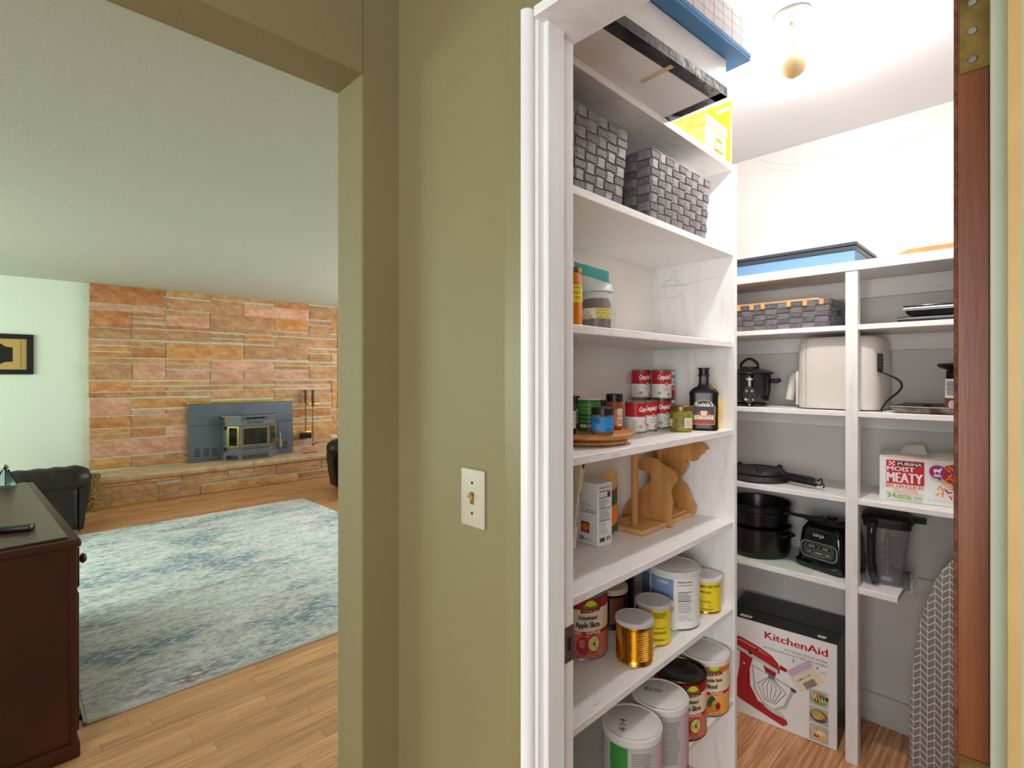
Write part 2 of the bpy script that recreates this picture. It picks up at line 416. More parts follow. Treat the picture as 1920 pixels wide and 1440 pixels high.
mat('wicker_gold', (168, 138, 78), 0.8, c2=(96, 70, 34), scale=70, contrast=(.45, .55), bump=0.6, bscale=120)
mat('bulb_glass', (255, 236, 200), 0.4, emit=BULB, ecol=(255, 252, 250))
mat('socket_beige', (222, 190, 140), 0.5)
mat('porcelain', (240, 236, 226), 0.25)
mat('bristle', (26, 24, 26), 0.9, bump=0.8, bscale=200)
mat('paper_green', (206, 220, 200), 0.7)
for n, c in dict(p_white=(240, 238, 234), p_cream=(236, 220, 190), p_red=(196, 22, 34), p_deepred=(160, 16, 28), p_black=(28, 26, 26), p_yellow=(238, 214, 40),
                 p_orange=(236, 120, 30), p_green=(60, 140, 58), p_dkgreen=(22, 92, 46), p_blue=(28, 144, 220), p_ltblue=(122, 148, 184), p_grey=(120, 118, 116),
                 p_ltgrey=(190, 186, 182), p_pink=(232, 130, 116), p_brown=(120, 70, 40), p_magenta=(150, 24, 110), p_lime=(120, 176, 40), p_gold=(206, 168, 92),
                 p_lilac=(206, 176, 196), p_applered=(176, 36, 44), p_applegreen=(206, 212, 120), p_tan=(196, 160, 96), p_ltorange=(240, 176, 90), p_rose=(214, 120, 100),
                 p_steelprint=(206, 206, 206), p_dkgrey=(70, 68, 68), p_line=(246, 244, 238), p_cyan=(150, 210, 220)).items():
    mat(n, c, 0.45)
# ------------------------------------------------------------------ the setting
CEIL = 2.455
WX, OY, OX, OYB = 0.667, 1.054, 0.574, 1.171        # hall wall with the switch, opening wall, its jamb, its far face
JB = 0.765                                          # pantry side of the hall wall
FW = 7.50                                           # fireplace wall
# floor with oak strips; the strips one can tell apart are laid singly
fl = B(); box(fl, -2.6, 5.1, OYB + 1.60, FW + .2, -.05, 0.0); box(fl, -2.6, 5.1, -2.3, OYB + 1.60, -.05, -0.012)
floor = struct('floor', fl, 'oak_floor', smooth=False)
def plank_rows(y0, y1, x0, x1, wid=0.0572):
    proto = {}
    y = y0; r = random.Random(5)
    while y < y1 - 1e-4:
        x = x0 - r.random() * .6
        while x < x1:
            ln = r.choice([.4, .55, .75, .95, 1.2])
            if ln not in proto:
                b = B(); box(b, 0.0004, ln - .0004, .0005, wid - .0005, -.012, 0, .0007, 1); proto[ln] = b
                o = obj('plank', b, 'oak_plank', floor, smooth=False); proto[ln] = o
            else:
                o = proto[ln].copy(); col.objects.link(o); o.parent = floor
            o.location = (x, y, 0); x += ln
        y += wid
plank_rows(OYB + .45, OYB + 1.60 - .001, 0.0, 2.0)
pf = B(); box(pf, JB, 2.56, -.12, 1.06, -.012, 0.0); obj('pantry_boards', pf, 'oak_floor', floor, smooth=False)

b = B(); box(b, -2.6, 5.1, OYB - .02, FW + .2, CEIL, CEIL + .08); struct('ceiling', b, 'ceiling_stipple', smooth=False)
b = B(); box(b, -1.95, JB, -2.3, OYB - .02, CEIL, CEIL + .08); struct('ceiling_hall', b, 'ceiling_stipple', smooth=False)
b = B(); box(b, JB, 2.7, -.22, OYB - .02, CEIL, CEIL + .08); struct('ceiling_pantry', b, 'pantry_ceiling_paint', smooth=False)

# hall: wall with the light switch, its door opening and the wall with the wide opening to the living room
JL, JR = 0.615, 0.021                              # jamb faces of the pantry door
b = B(); box(b, WX, JB, JL + .018, OY, 0, CEIL); box(b, WX, JB, -2.2, JR - .018, 0, CEIL); box(b, WX, JB, JR - .018, JL + .018, 2.06, CEIL)
struct('wall_hall', b, 'hall_paint', smooth=False)
b = B(); box(b, OX + .0015, JB, OY, OYB - .001, 0, CEIL)
struct('wall_corner', b, 'hall_paint', smooth=False)
b = B(); box(b, OX, OX + .0015, OY + .004, OYB, 0, 2.09); box(b, OX + .0015, 1.2, OYB - .001, OYB, 0, CEIL)
struct('wall_opening', b, 'opening_paint', smooth=False)
b = B(); box(b, -1.2, OX, OY, OYB, 2.09, CEIL); struct('wall_header', b, 'header_paint', smooth=False)
b = B(); box(b, -2.6, -1.2, OY, OYB, 0, CEIL); struct('wall_partition', b, 'hall_paint', smooth=False)
b = B(); box(b, -2.0, JB, -2.3, -2.2, 0, CEIL); struct('wall_rear', b, 'hall_paint', smooth=False)
b = B(); box(b, -1.95, -1.85, -2.2, OY, 0, .65); box(b, -1.95, -1.85, -2.2, OY, 2.05, CEIL); box(b, -1.95, -1.85, -2.2, -1.8, .65, 2.05); box(b, -1.95, -1.85, .4, OY, .65, 2.05)
struct('wall_side', b, 'hall_paint', smooth=False)
# living room shell with its two window openings
b = B(); box(b, -2.6, 5.1, FW, FW + .12, 0, CEIL); struct('wall_fireplace', b, 'living_paint', smooth=False)
b = B(); X0, X1 = -2.7, -2.6; box(b, X0, X1, OYB, FW, 0, .65); box(b, X0, X1, OYB, FW, 2.25, CEIL); box(b, X0, X1, OYB, 3.7, .65, 2.25); box(b, X0, X1, 6.8, FW, .65, 2.25)
struct('wall_garden', b, 'living_paint', smooth=False)
b = B(); X0, X1 = 5.1, 5.2; box(b, X0, X1, OYB, FW, 0, .65); box(b, X0, X1, OYB, FW, 2.25, CEIL); box(b, X0, X1, OYB, 3.1, .65, 2.25); box(b, X0, X1, 6.4, FW, .65, 2.25)
struct('wall_street', b, 'living_paint', smooth=False)
b = B(); box(b, 1.2, 5.1, OYB - .06, OYB, 0, CEIL); struct('wall_near', b, 'living_paint', smooth=False)
def window_frame(name, X, y0, y1, z0, z1):
    b = B()
    for a in (y0, y1 - .06): box(b, X - .03, X + .03, a, a + .06, z0, z1)
    for a in (z0, z1 - .06): box(b, X - .03, X + .03, y0, y1, a, a + .06)
    box(b, X - .02, X + .02, (y0 + y1) / 2 - .025, (y0 + y1) / 2 + .025, z0, z1)
    struct(name, b, 'trim_white', smooth=False)
window_frame('window_1', -2.62, 3.7, 6.8, .65, 2.25)
window_frame('window_2', 5.12, 3.1, 6.4, .65, 2.25)
window_frame('window_3', -1.87, -1.8, .4, .65, 2.05)
# pantry shell
PB = 2.56
b = B(); box(b, JB, PB + .1, 1.06, OYB - .07, 0, CEIL); struct('wall_pantry_side', b, 'pantry_paint', smooth=False)
b = B(); box(b, PB, PB + .1, -.22, 1.06, 0, CEIL); wb = struct('wall_pantry_back', b, 'pantry_paint', smooth=False)
b = B(); box(b, JB, PB, -.22, -.12, 0, CEIL); struct('wall_pantry_door_side', b, 'pantry_paint', smooth=False)
b = B(); box(b, JB, JB + .004, -.12, JR - .02, 0, CEIL); box(b, JB, JB + .004, JL + .02, 1.06, 0, CEIL); box(b, JB, JB + .004, JR - .02, JL + .02, 2.06, CEIL)
struct('wall_pantry_front', b, 'pantry_paint', smooth=False)
b = B(); box(b, PB - .016, PB, -.12, 1.06, 0, .12, .004); struct('baseboard_pantry', b, 'pantry_paint')
b = B(); box(b, PB - .02, PB, -.12, .345, .21, .315, .003); struct('trim_6', b, 'pantry_paint')
b = B(); box(b, PB - .02, PB, -.12, .335, .560, .632, .003); struct('trim_7', b, 'pantry_paint')

# pantry door frame: casings, jambs, stops
def rounded_casing(name, y_in, y_out, m, edge):
    """flat casing board with a rounded inner edge strip as its own part"""
    s = 1 if y_out > y_in else -1; t = .017; w = abs(y_out - y_in)
    b = B(); prism(b, [(.0165, 0), (.0165, t), (w, t * .8), (w, 0)], lambda a, c, d: (WX - c, y_in + s * a, d), 2.06)
    o = struct(name, b, m)
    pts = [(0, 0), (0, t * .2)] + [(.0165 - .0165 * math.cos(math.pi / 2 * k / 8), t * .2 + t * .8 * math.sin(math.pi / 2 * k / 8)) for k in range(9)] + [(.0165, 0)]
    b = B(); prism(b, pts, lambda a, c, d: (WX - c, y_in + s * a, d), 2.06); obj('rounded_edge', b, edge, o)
    return o
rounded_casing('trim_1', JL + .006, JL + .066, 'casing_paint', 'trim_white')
rounded_casing('trim_2', JR - .006, JR - .066, 'jamb_yellow', 'jamb_sage')
b = B(); box(b, WX + .003, JB + .004, JL, JL + .018, 0, 2.06, .0012, 1); box(b, .684, .730, JL - .011, JL, 0, 2.05, .0015, 1)
jl = struct('trim_3', b, 'trim_white')
b = B(); box(b, WX - .012, JB + .004, JR - .018, JR, 0, 2.06, .001, 1); jr = struct('trim_4', b, 'jamb_yellow')
b = B(); box(b, .684, .725, JR, JR + .0125, 0, 2.05, .001, 1); struct('trim_5', b, 'jamb_sage')
b = B(); box(b, .66, JB + .004, JR, JL, 2.042, 2.06); struct('trim_8', b, 'trim_white')
# strike plate on the jamb, let into the rabbet
zs = onY(1064, 1208, JL).z
b = B(); box(b, .741, .770, JL - .0016, JL, zs - .034, zs + .034, .0006, 1)
sp = obj('strike_plate', b, 'steel', jl)
b = B(); box(b, .749, .760, JL - .0019, JL - .0014, zs - .012, zs + .012); obj('latch_hole', b, 'black_matte', sp)
for dz in (-.026, .026):
    b = B(); lathe(b, [(0, -.0006), (.0042, -.0004), (.0046, 0)], 14, (0.755, JL - .0016, zs + dz), ax='y'); obj('screw', b, 'brass_aged', sp)
# the open door, seen edge on, with its hinge leaf
D0 = .778
dy0, dy1 = D0 * math.tan(PHI - math.atan((1856 - CX) / F)), D0 * math.tan(PHI - math.atan((1788 - CX) / F))
b = B(); box(b, D0, D0 + .60, dy0, dy1 - .0015, .012, 2.035, .0012, 1); door = struct('door_1', b, 'door_wood')
b = B(); box(b, D0 - .0006, D0 + .60, dy1 - .0042, dy1, .012, 2.035, .0008, 1); obj('veneer_edge', b, 'door_edge_rough', door)
zh = onX(1825, 133, D0).z
for k, z0 in enumerate((zh, .90, .15)):
    b = B(); box(b, D0 - .0014, D0 + .003, dy0 - .004, dy1 - .005, z0, z0 + .09, .0004, 1); hg = obj('hinge_leaf', b, 'brass_aged', door)
    for dz in (.013, .045, .077):
        b = B(); lathe(b, [(0, -.0016), (.0038, -.0012), (.0048, 0)], 18, (D0 - .0012, (dy0 + dy1) / 2 - .001, z0 + dz), ax='x')
        box(b, D0 - .0030, D0 - .0026, (dy0 + dy1) / 2 - .0016, (dy0 + dy1) / 2 - .0004, z0 + dz - .003, z0 + dz + .003)
        obj('screw', b, 'steel', hg)
    b = B(); tube(b, [(D0 - .004, dy0 - .006, z0), (D0 - .004, dy0 - .006, z0 + .09)], .004, 10); obj('knuckle', b, 'brass_aged', hg)
# light switch
ps = onX(889, 933, WX)
sw = thing('light_switch', 'almond toggle light switch with brass-toned lever on the hall wall', 'light switch', (WX, ps.y, ps.z))
b = B(); box(b, -.0055, 0, -.035, .035, -.057, .057, .003, 3); obj('cover_plate', b, 'ivory_plastic', sw)
b = B(); box(b, -.0062, -.005, -.0055, .0055, -.012, .012); obj('slot', b, 'brass_aged', sw)
b = B(); prism(b, [(-.004, -.006), (-.018, .006), (-.016, .010), (-.004, .003)], lambda a, c, d: (a, -.0035 + d, c), .007); obj('toggle', b, 'toggle_ivory', sw)
for dz in (-.030, .030):
    b = B(); lathe(b, [(0, -.0012), (.0026, -.0008), (.0032, 0)], 12, (-.0055, 0, dz), ax='x'); obj('screw', b, 'dark_tin', sw)

# ------------------------------------------------------------------ stone fireplace wall
def uX(zx, Y): return onY(zx / 3.0, 704, Y).x
def zY(zx, zy, Y): return onY(zx / 3.0, 480 + zy / 3.0, Y).z
SY = FW - .05                                       # mean face of the stones
xs0 = uX(505, SY)
b = B(); box(b, xs0 + .02, 5.1, FW - .047, FW, 0, CEIL); stone_wall = struct('wall_stone', b, 'mortar', smooth=False)
WALL = '''505 925 150 258;930 1182 192 226;935 1368 236 300;1187 1540 218 240;1187 1366 246 262;1545 1735 255 288;1740 1895 278 356
505 925 264 292;930 1180 306 330;1372 1735 272 338
505 736 300 396;740 928 312 338;740 928 344 360;740 928 364 374;935 1178 332 394;1185 1538 322 404;1545 1733 345 420;1740 1860 362 386;1740 1860 392 436
740 1372 380 402;1378 1895 416 440
500 735 401 463;738 1180 408 468;1185 1374 436 460;1185 1374 465 484;1378 1536 444 466;1378 1536 472 494;1545 1895 455 508
500 735 469 496;740 926 480 508;500 733 503 532;500 733 538 568;740 928 514 570;935 1370 488 576;1375 1735 503 580;1740 1895 524 546;1740 1860 552 594;1864 1895 552 594
500 930 573 600;935 1180 582 604;935 1180 610 634;1190 1540 588 640;1545 1895 597 613;1545 1735 619 640;1740 1895 622 692
500 740 606 696;743 930 607 697;935 1180 641 697;1185 1370 646 696;1375 1735 646 696
500 735 704 765;740 1182 708 730;740 930 736 760;935 1185 736 757;1187 1540 700 725;1187 1370 731 752;1375 1540 731 752;1545 1860 702 722;1545 1860 727 746;1864 1895 700 770
500 930 770 799;935 1185 764 790;1190 1540 760 806;1545 1700 752 774;1545 1700 779 802;1704 1860 752 772;1704 1860 777 830;1864 1895 776 860
505 736 805 904;742 1060 803 860;742 930 867 892;934 1060 864 888
505 736 909 972;738 1058 900 966
505 735 979 1004;505 735 1010 1041;740 925 972 1022;930 1058 962 982;930 1058 988 1010
505 1058 1047 1141
505 737 1149 1206;742 926 1128 1152;930 1058 1112 1136;742 1058 1158 1186
1064 1186 799 822;1545 1700 807 834;1864 1895 362 436;1645 1860 840 856;1645 1860 862 908;1645 1860 914 932;1645 1860 938 957;1645 1750 964 1014;1754 1895 934 1014;1864 1895 866 928;1645 1860 1020 1040;1645 1860 1046 1072;1864 1895 1020 1072;1645 1895 1078 1100'''
rs = random.Random(11)
STONES = ['stone_orange', 'stone_tan', 'stone_mauve', 'stone_rust', 'stone_mauve', 'stone_pink']     # one mix for wall and hearth alike
def stone(x0, x1, z0, z1, yf, m, parent, back=.05):
    g = .0012; x0 += g; x1 -= g; z0 += g; z1 -= g
    if x1 - x0 < .01 or z1 - z0 < .01: return
    b = B(); nx = max(2, min(9, int((x1 - x0) / .07))); nz = max(1, min(4, int((z1 - z0) / .05)))
    vs = {}
    for i in range(nx + 1):
        for j in range(nz + 1):
            e = i in (0, nx) or j in (0, nz)
            p = (.0 if e else .008) + rs.uniform(-.0025, .0035)
            jx = rs.uniform(-.004, .004) if 0 < i < nx else rs.uniform(-.002, .002)
            jz = rs.uniform(-.002, .002)
            vs[i, j] = b.verts.new((x0 + (x1 - x0) * i / nx + jx, yf - p, z0 + (z1 - z0) * j / nz + jz))
    for i in range(nx):
        for j in range(nz): b.faces.new((vs[i, j], vs[i + 1, j], vs[i + 1, j + 1], vs[i, j + 1]))
    rim = [(i, 0) for i in range(nx)] + [(nx, j) for j in range(nz)] + [(i, nz) for i in range(nx, 0, -1)] + [(0, j) for j in range(nz, 0, -1)]
    bk = [b.verts.new((vs[k].co.x, yf + back, vs[k].co.z)) for k in rim]
    n = len(rim)
    for k in range(n): b.faces.new((vs[rim[k]], bk[k], bk[(k + 1) % n], vs[rim[(k + 1) % n]]))
    obj('stone', b, m, parent, smooth=False)
for row in WALL.split('\n'):
    for s in row.split(';'):
        a, c, t, bt = map(float, s.split())
        x0, x1 = uX(a, SY), uX(c, SY); z1, z0 = zY(a, t, SY), zY(a, bt, SY)
        z1 = min(z1, CEIL - .006)
        m = rs.choice(STONES)
        stone(x0, x1, z0, z1, SY - rs.uniform(0, .014), m, stone_wall)
# the wall goes on behind the jamb
xr = uX(1897, SY); z = .36
while z < CEIL - .05:
    h = min(rs.choice([.06, .08, .12, .17]), CEIL - .008 - z); x = xr
    while x < 5.05:
        w = min(rs.choice([.35, .5, .7, .9]), 5.08 - x)
        stone(x, x + w, z, z + h, SY - rs.uniform(0, .014), rs.choice(STONES), stone_wall); x += w + .004
    z += h + .004
# stones behind the stove panel
for (x0, x1) in ((1.66, 2.3), (2.3, 2.99)):
    for k in range(4): stone(x0, x1, .34 + k * .17, .50 + k * .17, SY + .01, rs.choice(STONES), stone_wall)
# raised hearth
HF = 7.03
hx0 = uX(540, HF)
b = B(); box(b, hx0 + .015, 5.08, HF + .008, FW - .06, 0, .262); hearth = struct('hearth', b, 'mortar', smooth=False)
HE = '''545 1020 1284 1306;1025 1280 1238 1262;1285 1424 1206 1230;1430 1550 1190 1212;1555 1805 1164 1226;1810 1845 1146 1168;1810 1845 1174 1192
545 888 1312 1384;895 1550 1286 1308;895 1008 1314 1340;1014 1125 1300 1322;895 1125 1347 1372;1132 1675 1290 1380;1680 1845 1222 1244;1680 1845 1250 1272;1680 1845 1278 1304
545 615 1392 1444;620 1006 1382 1412;620 1006 1418 1436;1014 1125 1370 1392'''
for row in HE.split('\n'):
    for s in row.split(';'):
        a, c, t, bt = map(float, s.split())
        stone(uX(a, HF), uX(c, HF), max(.004, zY(a, bt, HF)), min(.264, zY(a, t, HF)), HF - rs.uniform(0, .012), rs.choice(STONES), hearth)
x = uX(1848, HF)
while x < 5:
    w = rs.choice([.4, .6, .8])
    for z0, z1 in ((.004, .09), (.09, .14), (.14, .262)): stone(x, min(x + w, 5.08), z0, z1, HF, rs.choice(STONES), hearth)
    x += w
def slab(x0, x1):
    b = B(); n = int((x1 - x0) / .08); ys = HF - .035
    pts = []
    for i in range(n + 1): pts.append((x0 + (x1 - x0) * i / n, ys + rs.uniform(-.006, .006)))
    top = [b.verts.new((x, y, .329 + rs.uniform(-.002, .002))) for x, y in pts]; mid = [b.verts.new((x, y - rs.uniform(.002, .010), .298)) for x, y in pts]; bot = [b.verts.new((x, y + .004, .265)) for x, y in pts]
    tb = [b.verts.new((x, FW - .05, .329)) for x, y in pts]; bb = [b.verts.new((x, FW - .05, .265)) for x, y in pts]
    for i in range(n):
        for A, C in ((tb, top), (top, mid), (mid, bot), (bot, bb)): b.faces.new((A[i], A[i + 1], C[i + 1], C[i]))
    for k in (0, n): b.faces.new((tb[k], top[k], mid[k], bot[k], bb[k]))
    obj('slab', b, 'hearth_slab', hearth, smooth=False)
xm = onY(474, 704, HF).x
slab(hx0 - .03, xm - .003); slab(xm + .003, 5.06)

# scuffs and pencil marks on the painted surfaces
dc = Decal(lambda a, c, o: (PB - o, a, c)); dc.off = .0004
def wp_(u, v): p = onX(u, v, PB); return (p.y, p.z)
for pts in ([(1424, 300), (1445, 306), (1470, 309), (1492, 308), (1510, 305)], [(1432, 314), (1450, 319), (1475, 320), (1490, 319)], [(1518, 303), (1545, 297), (1576, 294)], [(1640, 282), (1680, 270), (1730, 255), (1766, 240)], [(1642, 287), (1690, 272), (1740, 256)]):
    dc.line([wp_(*q) for q in pts], .0022, 'p_ltgrey')
dc.build('scuff_mark', wb)
# ------------------------------------------------------------------ living room things
HZ = .329
px0, px1 = onY(352, 704, 7.42).x, onY(548, 704, 7.42).x
pz1 = onY(352, 757, 7.42).z
pc = (px0 + px1) / 2; pw = (px1 - px0) / 2
st = thing('pellet_stove', 'grey bay-front stove insert with brass trim set against the stone wall', 'stove', (pc, 7.42, HZ))
ph = pz1 - HZ
b = B(); box(b, -pw, pw, -.012, .02, .001, ph, .002, 1); sp_ = obj('surround_panel', b, 'stove_panel', st)
b = B(); box(b, -pw, pw, -.016, -.010, ph * .62, ph * .625); box(b, pw - .20, pw - .195, -.014, -.010, .24, ph * .62); obj('panel_seam', b, 'black_matte', sp_)
b = B(); box(b, -pw - .004, pw + .004, -.022, .022, ph - .006, ph + .020, .003, 1); obj('brass_trim', b, 'brass', st)
for sgn in (-1, 1):
    for cx in (-.12, 0, .12):
        for k in range(4):
            b = B(); xx = sgn * (pw - .20) + cx * .8 
            box(b, xx - .032, xx + .032, -.0135, -.011, .075 + k * .027, .085 + k * .027); obj('vent_slot', b, 'black_matte', sp_, smooth=False)
ox = 2.37 - pc
def hexp(b, k, z0, z1, dy=0.0):
    pts = [(-.33 - k, .03), (-.33 - k, -.12), (-.18 - k * .5, -.27 - k), (.18 + k * .5, -.27 - k), (.33 + k, -.12), (.33 + k, .03)]
    prism(b, pts, lambda a, c, d: (ox + a, c + dy, z0 + d), z1 - z0)
zt = .575
b = B(); hexp(b, 0, .0, .085); hexp(b, -.02, .085, zt - .02); body = obj('stove_body', b, 'stove_steel', st, smooth=False)
b = B(); hexp(b, .016, zt - .02, zt); obj('top_plate', b, 'stove_steel', st, smooth=False)
b = B(); hexp(b, .006, .085, .10); hexp(b, .004, .155, .162); hexp(b, .004, .445, .452); hexp(b, .004, .515, .522); obj('moulding', b, 'stove_steel', st, smooth=False)
def bay(a0, a1, z0, z1, side, out, mt, name, parent, thick=.006):
    """panel on the front (side 0) or an angled cheek (side -1 / 1) of the bay, a in 0..1 along it"""
    P = {0: ((-.17, -.25), (.17, -.25)), -1: ((-.31, -.125), (-.17, -.25)), 1: ((.17, -.25), (.31, -.125))}[side]
    p = Vector((P[0][0], P[0][1], 0)); q = Vector((P[1][0], P[1][1], 0)); d = q - p; n = Vector((d.y, -d.x, 0)).normalized()
    if n.y > 0: n = -n
    A = p + d * a0; C = p + d * a1
    b = B(); vs = []
    for base in (0, out + thick):
        for (w, z) in ((A, z0), (C, z0), (C, z1), (A, z1)):
            vs.append(b.verts.new((ox + w.x + n.x * base, w.y + n.y * base, z)))
    b.faces.new(vs[:4]); b.faces.new(vs[4:])
    for i in range(4): b.faces.new((vs[i], vs[(i + 1) % 4], vs[4 + (i + 1) % 4], vs[4 + i]))
    return obj(name, b, mt, parent, smooth=False)
bay(.0, 1, .17, .44, 0, .0, 'stove_steel', 'door', st, .012)
bay(.05, .95, .19, .42, 0, .010, 'brass', 'window_rim', st); bay(.075, .925, .20, .41, 0, .013, 'stove_glass', 'window_glass', st)
for s in (-1, 1):
    bay(.12, .88, .175, .435, s, .0, 'brass', 'window_rim', st); bay(.24, .76, .19, .42, s, .004, 'stove_glass', 'window_glass', st)
for k in range(15):
    a = .05 + k * .062; bay(a, a + .028, .018, .07, 0, .020, 'black_matte', 'grille_slot', body, .002)
for s in (-1,):
    for k in range(6): bay(.1 + k * .14, .1 + k * .14 + .06, .018, .07, s, .022, 'black_matte', 'grille_slot', body, .002)
for k, a in enumerate((.2, .31, .42, .5, .58, .69, .8)): bay(a, a + .05, .53, .548, 0, .020, 'black_matte', 'air_slot', body, .002)
dc = Decal(faceY(ox, -.253 - .004, .47)); dc.text('whitfield', 0, 0, .028, 'p_black', width=.19); dc.build('maker_lettering', st)
b = B(); box(b, ox - .33, ox - .27, -.145, -.10, zt - .075, zt - .022); obj('brass_corner', b, 'brass', st)
b = B(); tube(b, smoothpath([(ox + .30, -.16, .28), (ox + .335, -.19, .31), (ox + .345, -.20, .22)]), .007); hd = obj('door_handle', b, 'steel', st)
b = B(); lathe(b, [(0, 0), (.012, .004), (.017, .04), (.013, .09), (.008, .12), (0, .121)], 14, (ox + .345, -.20, .12)); obj('wooden_grip', b, 'pine', hd)
for z in (.13, .40):
    b = B(); tube(b, [(ox - .325, -.14, z), (ox - .325, -.14, z + .04)], .011, 10); obj('hinge', b, 'black_matte', st)
b = B(); tube(b, [(ox - .07, -.02, ph * .7), (ox - .07, -.03, ph * .7)], .008); tube(b, [(ox - .02, -.02, ph * .7), (ox - .02, -.03, ph * .7)], .008); obj('bolt', b, 'black_matte', sp_)

# fire tools on the wall
tY = SY - .06
ra = onY(568, 758, tY); rb = onY(600, 758, tY)
rack = thing('tool_rack', 'brass bar fixed to the stone wall holding the fire tools', 'rack', (ra.x, SY - .012, ra.z))
b = B(); box(b, 0, rb.x - ra.x, -.034, -.026, -.008, .008, .002, 1); obj('bar', b, 'brass', rack)
b = B(); box(b, .09, .13, -.03, .012, -.012, .012, .002, 1); obj('bracket', b, 'brass', rack)
def fire_tool(name, u, lab, cat, brush):
    top = onY(u, 731, tY); bot = onY(u + 1, 836 if not brush else 822, tY)
    t = thing(name, lab, cat, (top.x, tY - .018 - (.0 if brush else .045), bot.z + .004)); L_ = top.z - bot.z
    n = 60; b = B(); pts = []
    hz = L_ * .30
    for k in range(n + 1):
        z = L_ - hz - (L_ - hz - .05) * k / n; pts.append((.006 * math.cos(k * .9), .006 * math.sin(k * .9), z))
    tube(b, pts, .0055, 6); obj('twisted_shaft', b, 'dark_tin', t)
    b = B()
    lathe(b, [(0, L_ - hz), (.012, L_ - hz + .01), (.017, L_ - hz + .05), (.021, L_ - hz * .55), (.017, L_ - .05), (.021, L_ - .02), (.012, L_ - .003), (0, L_)], 12)
    obj('handle', b, 'copper_wood', t)
    if brush:
        b = B(); box(b, -.075, .075, -.02, .02, .065, .105, .006); hd = obj('brush_head', b, 'brass', t)
        b = B(); box(b, -.078, .078, -.026, .026, 0, .066, .008); obj('bristles', b, 'bristle', hd)
    else:
        b = B(); tube(b, smoothpath([(0, 0, .06), (0, 0, .01), (.02, 0, .02), (.045, 0, .045), (.06, 0, .05)]), .006, 6); obj('hook', b, 'dark_tin', t)
    return t
fire_tool('hearth_brush', 572, 'fire brush with copper-brown grip hanging beside the poker', 'brush', True)
fire_tool('fire_poker', 583, 'twisted iron poker with copper-brown grip hanging beside the brush', 'poker', False)
p = onZ(582, 849, HZ)
b = B(); box(b, -.10, .10, -.04, .04, 0, .006, .002, 1); o = obj('folded_cloth', b, 'p_red'); o.location = (p.x, p.y + .02, HZ + .0005)
tag(o, 'small flat red cloth lying on the hearth slab', 'cloth')

# rug
b = B(); box(b, -.02, 2.21, 0, 3.22, 0, .011, .003, 2)
rug = thing('area_rug', 'large abstract rug in pale grey, blue and mauve on the oak floor', 'rug', (.275, 2.725, .001))
obj('pile', b, 'rug_pile', rug)
b = B()
for (a, c, d, e) in ((-.032, 2.222, -.012, .002), (-.032, 2.222, 3.218, 3.232), (-.032, -.018, -.012, 3.232), (2.208, 2.222, -.012, 3.232)): box(b, a, c, d, e, 0, .0085, .003, 2)
obj('binding', b, 'rug_binding', rug)

# dresser
A0 = onZ(151, 1006, .82); A1 = onZ(62, 901, .82)
dl = math.hypot(A1.x - A0.x, A1.y - A0.y); da = math.atan2(A1.y - A0.y, A1.x - A0.x) - R(90)
dr = thing('dresser', 'dark cherry wood dresser with moulded top standing on the oak floor by the rug', 'dresser', (A0.x, A0.y, 0), da)
b = B(); box(b, -.62, -.012, .012, dl - .012, .05, .79, .003, 1); obj('carcass', b, 'dark_cherry', dr)
b = B(); box(b, -.645, .004, -.006, dl + .006, .782, .812, .011, 4); obj('top_moulding', b, 'dark_cherry', dr)
b = B(); box(b, -.615, -.030, .030, dl - .030, .810, .82, .003, 1); obj('top_board', b, 'cherry_top', dr)
b = B(); box(b, -.625, .0, .0, dl, 0, .06, .005, 2); obj('plinth', b, 'dark_cherry', dr)
b = B(); box(b, -.03, -.008, .004, .03, .05, .785, .003, 1); obj('corner_post', b, 'dark_cherry', dr)
for cc in range(2):
    y0 = .04 + cc * (dl / 2 - .02); y1 = y0 + dl / 2 - .06
    b = B(); box(b, -.014, .003, y0, y1, .62, .77, .004, 2); dw = obj('drawer', b, 'dark_cherry', dr)
    for yy in (y0 + .10, y1 - .12):
        b = B(); lathe(b, [(.006, .0), (.007, .012), (.017, .018), (.019, .026), (.012, .034), (0, .036)], 14, (.003, yy, .70), ax='x'); obj('knob', b, 'copper_wood', dw)
    b = B(); box(b, -.014, .002, y0, y1, .08, .60, .004, 2); dd_ = obj('cabinet_door', b, 'dark_cherry', dr)
    b = B(); box(b, .001, .005, y0 + .08, y1 - .08, .16, .52, .003, 1); obj('raised_panel', b, 'dark_cherry', dd_)
# things on the dresser
p = onZ(14, 998, .822)
b = B(); box(b, -.12, .09, -.022, .022, 0, .022, .006, 2); o = obj('remote_control', b, 'black_plastic'); o.location = (p.x - .01, p.y + .02, .8205); o.rotation_euler = (0, 0, R(-24))
tag(o, 'slim black remote control on the dresser top', 'remote')
p = onZ(10, 910, .822)
fg = thing('glass_figurine', 'small green glass and wire figurine on the dresser top', 'figurine', (p.x, p.y, .8205))
b = B(); lathe(b, [(0, 0), (.045, 0), (.046, .006), (.012, .085), (0, .088)], 4); obj('body', b, 'teal_glass', fg, smooth=False)
b = B(); lathe(b, [(0, .085), (.011, .092), (.014, .10), (.009, .112), (0, .115)], 10); obj('head', b, 'steel', fg)
b = B()
for k in range(4): tube(b, [(.047 * math.cos(k * math.pi / 2), .047 * math.sin(k * math.pi / 2), .003), (.012 * math.cos(k * math.pi / 2), .012 * math.sin(k * math.pi / 2), .087)], .003, 6)
obj('wire_frame', b, 'black_plastic', fg)

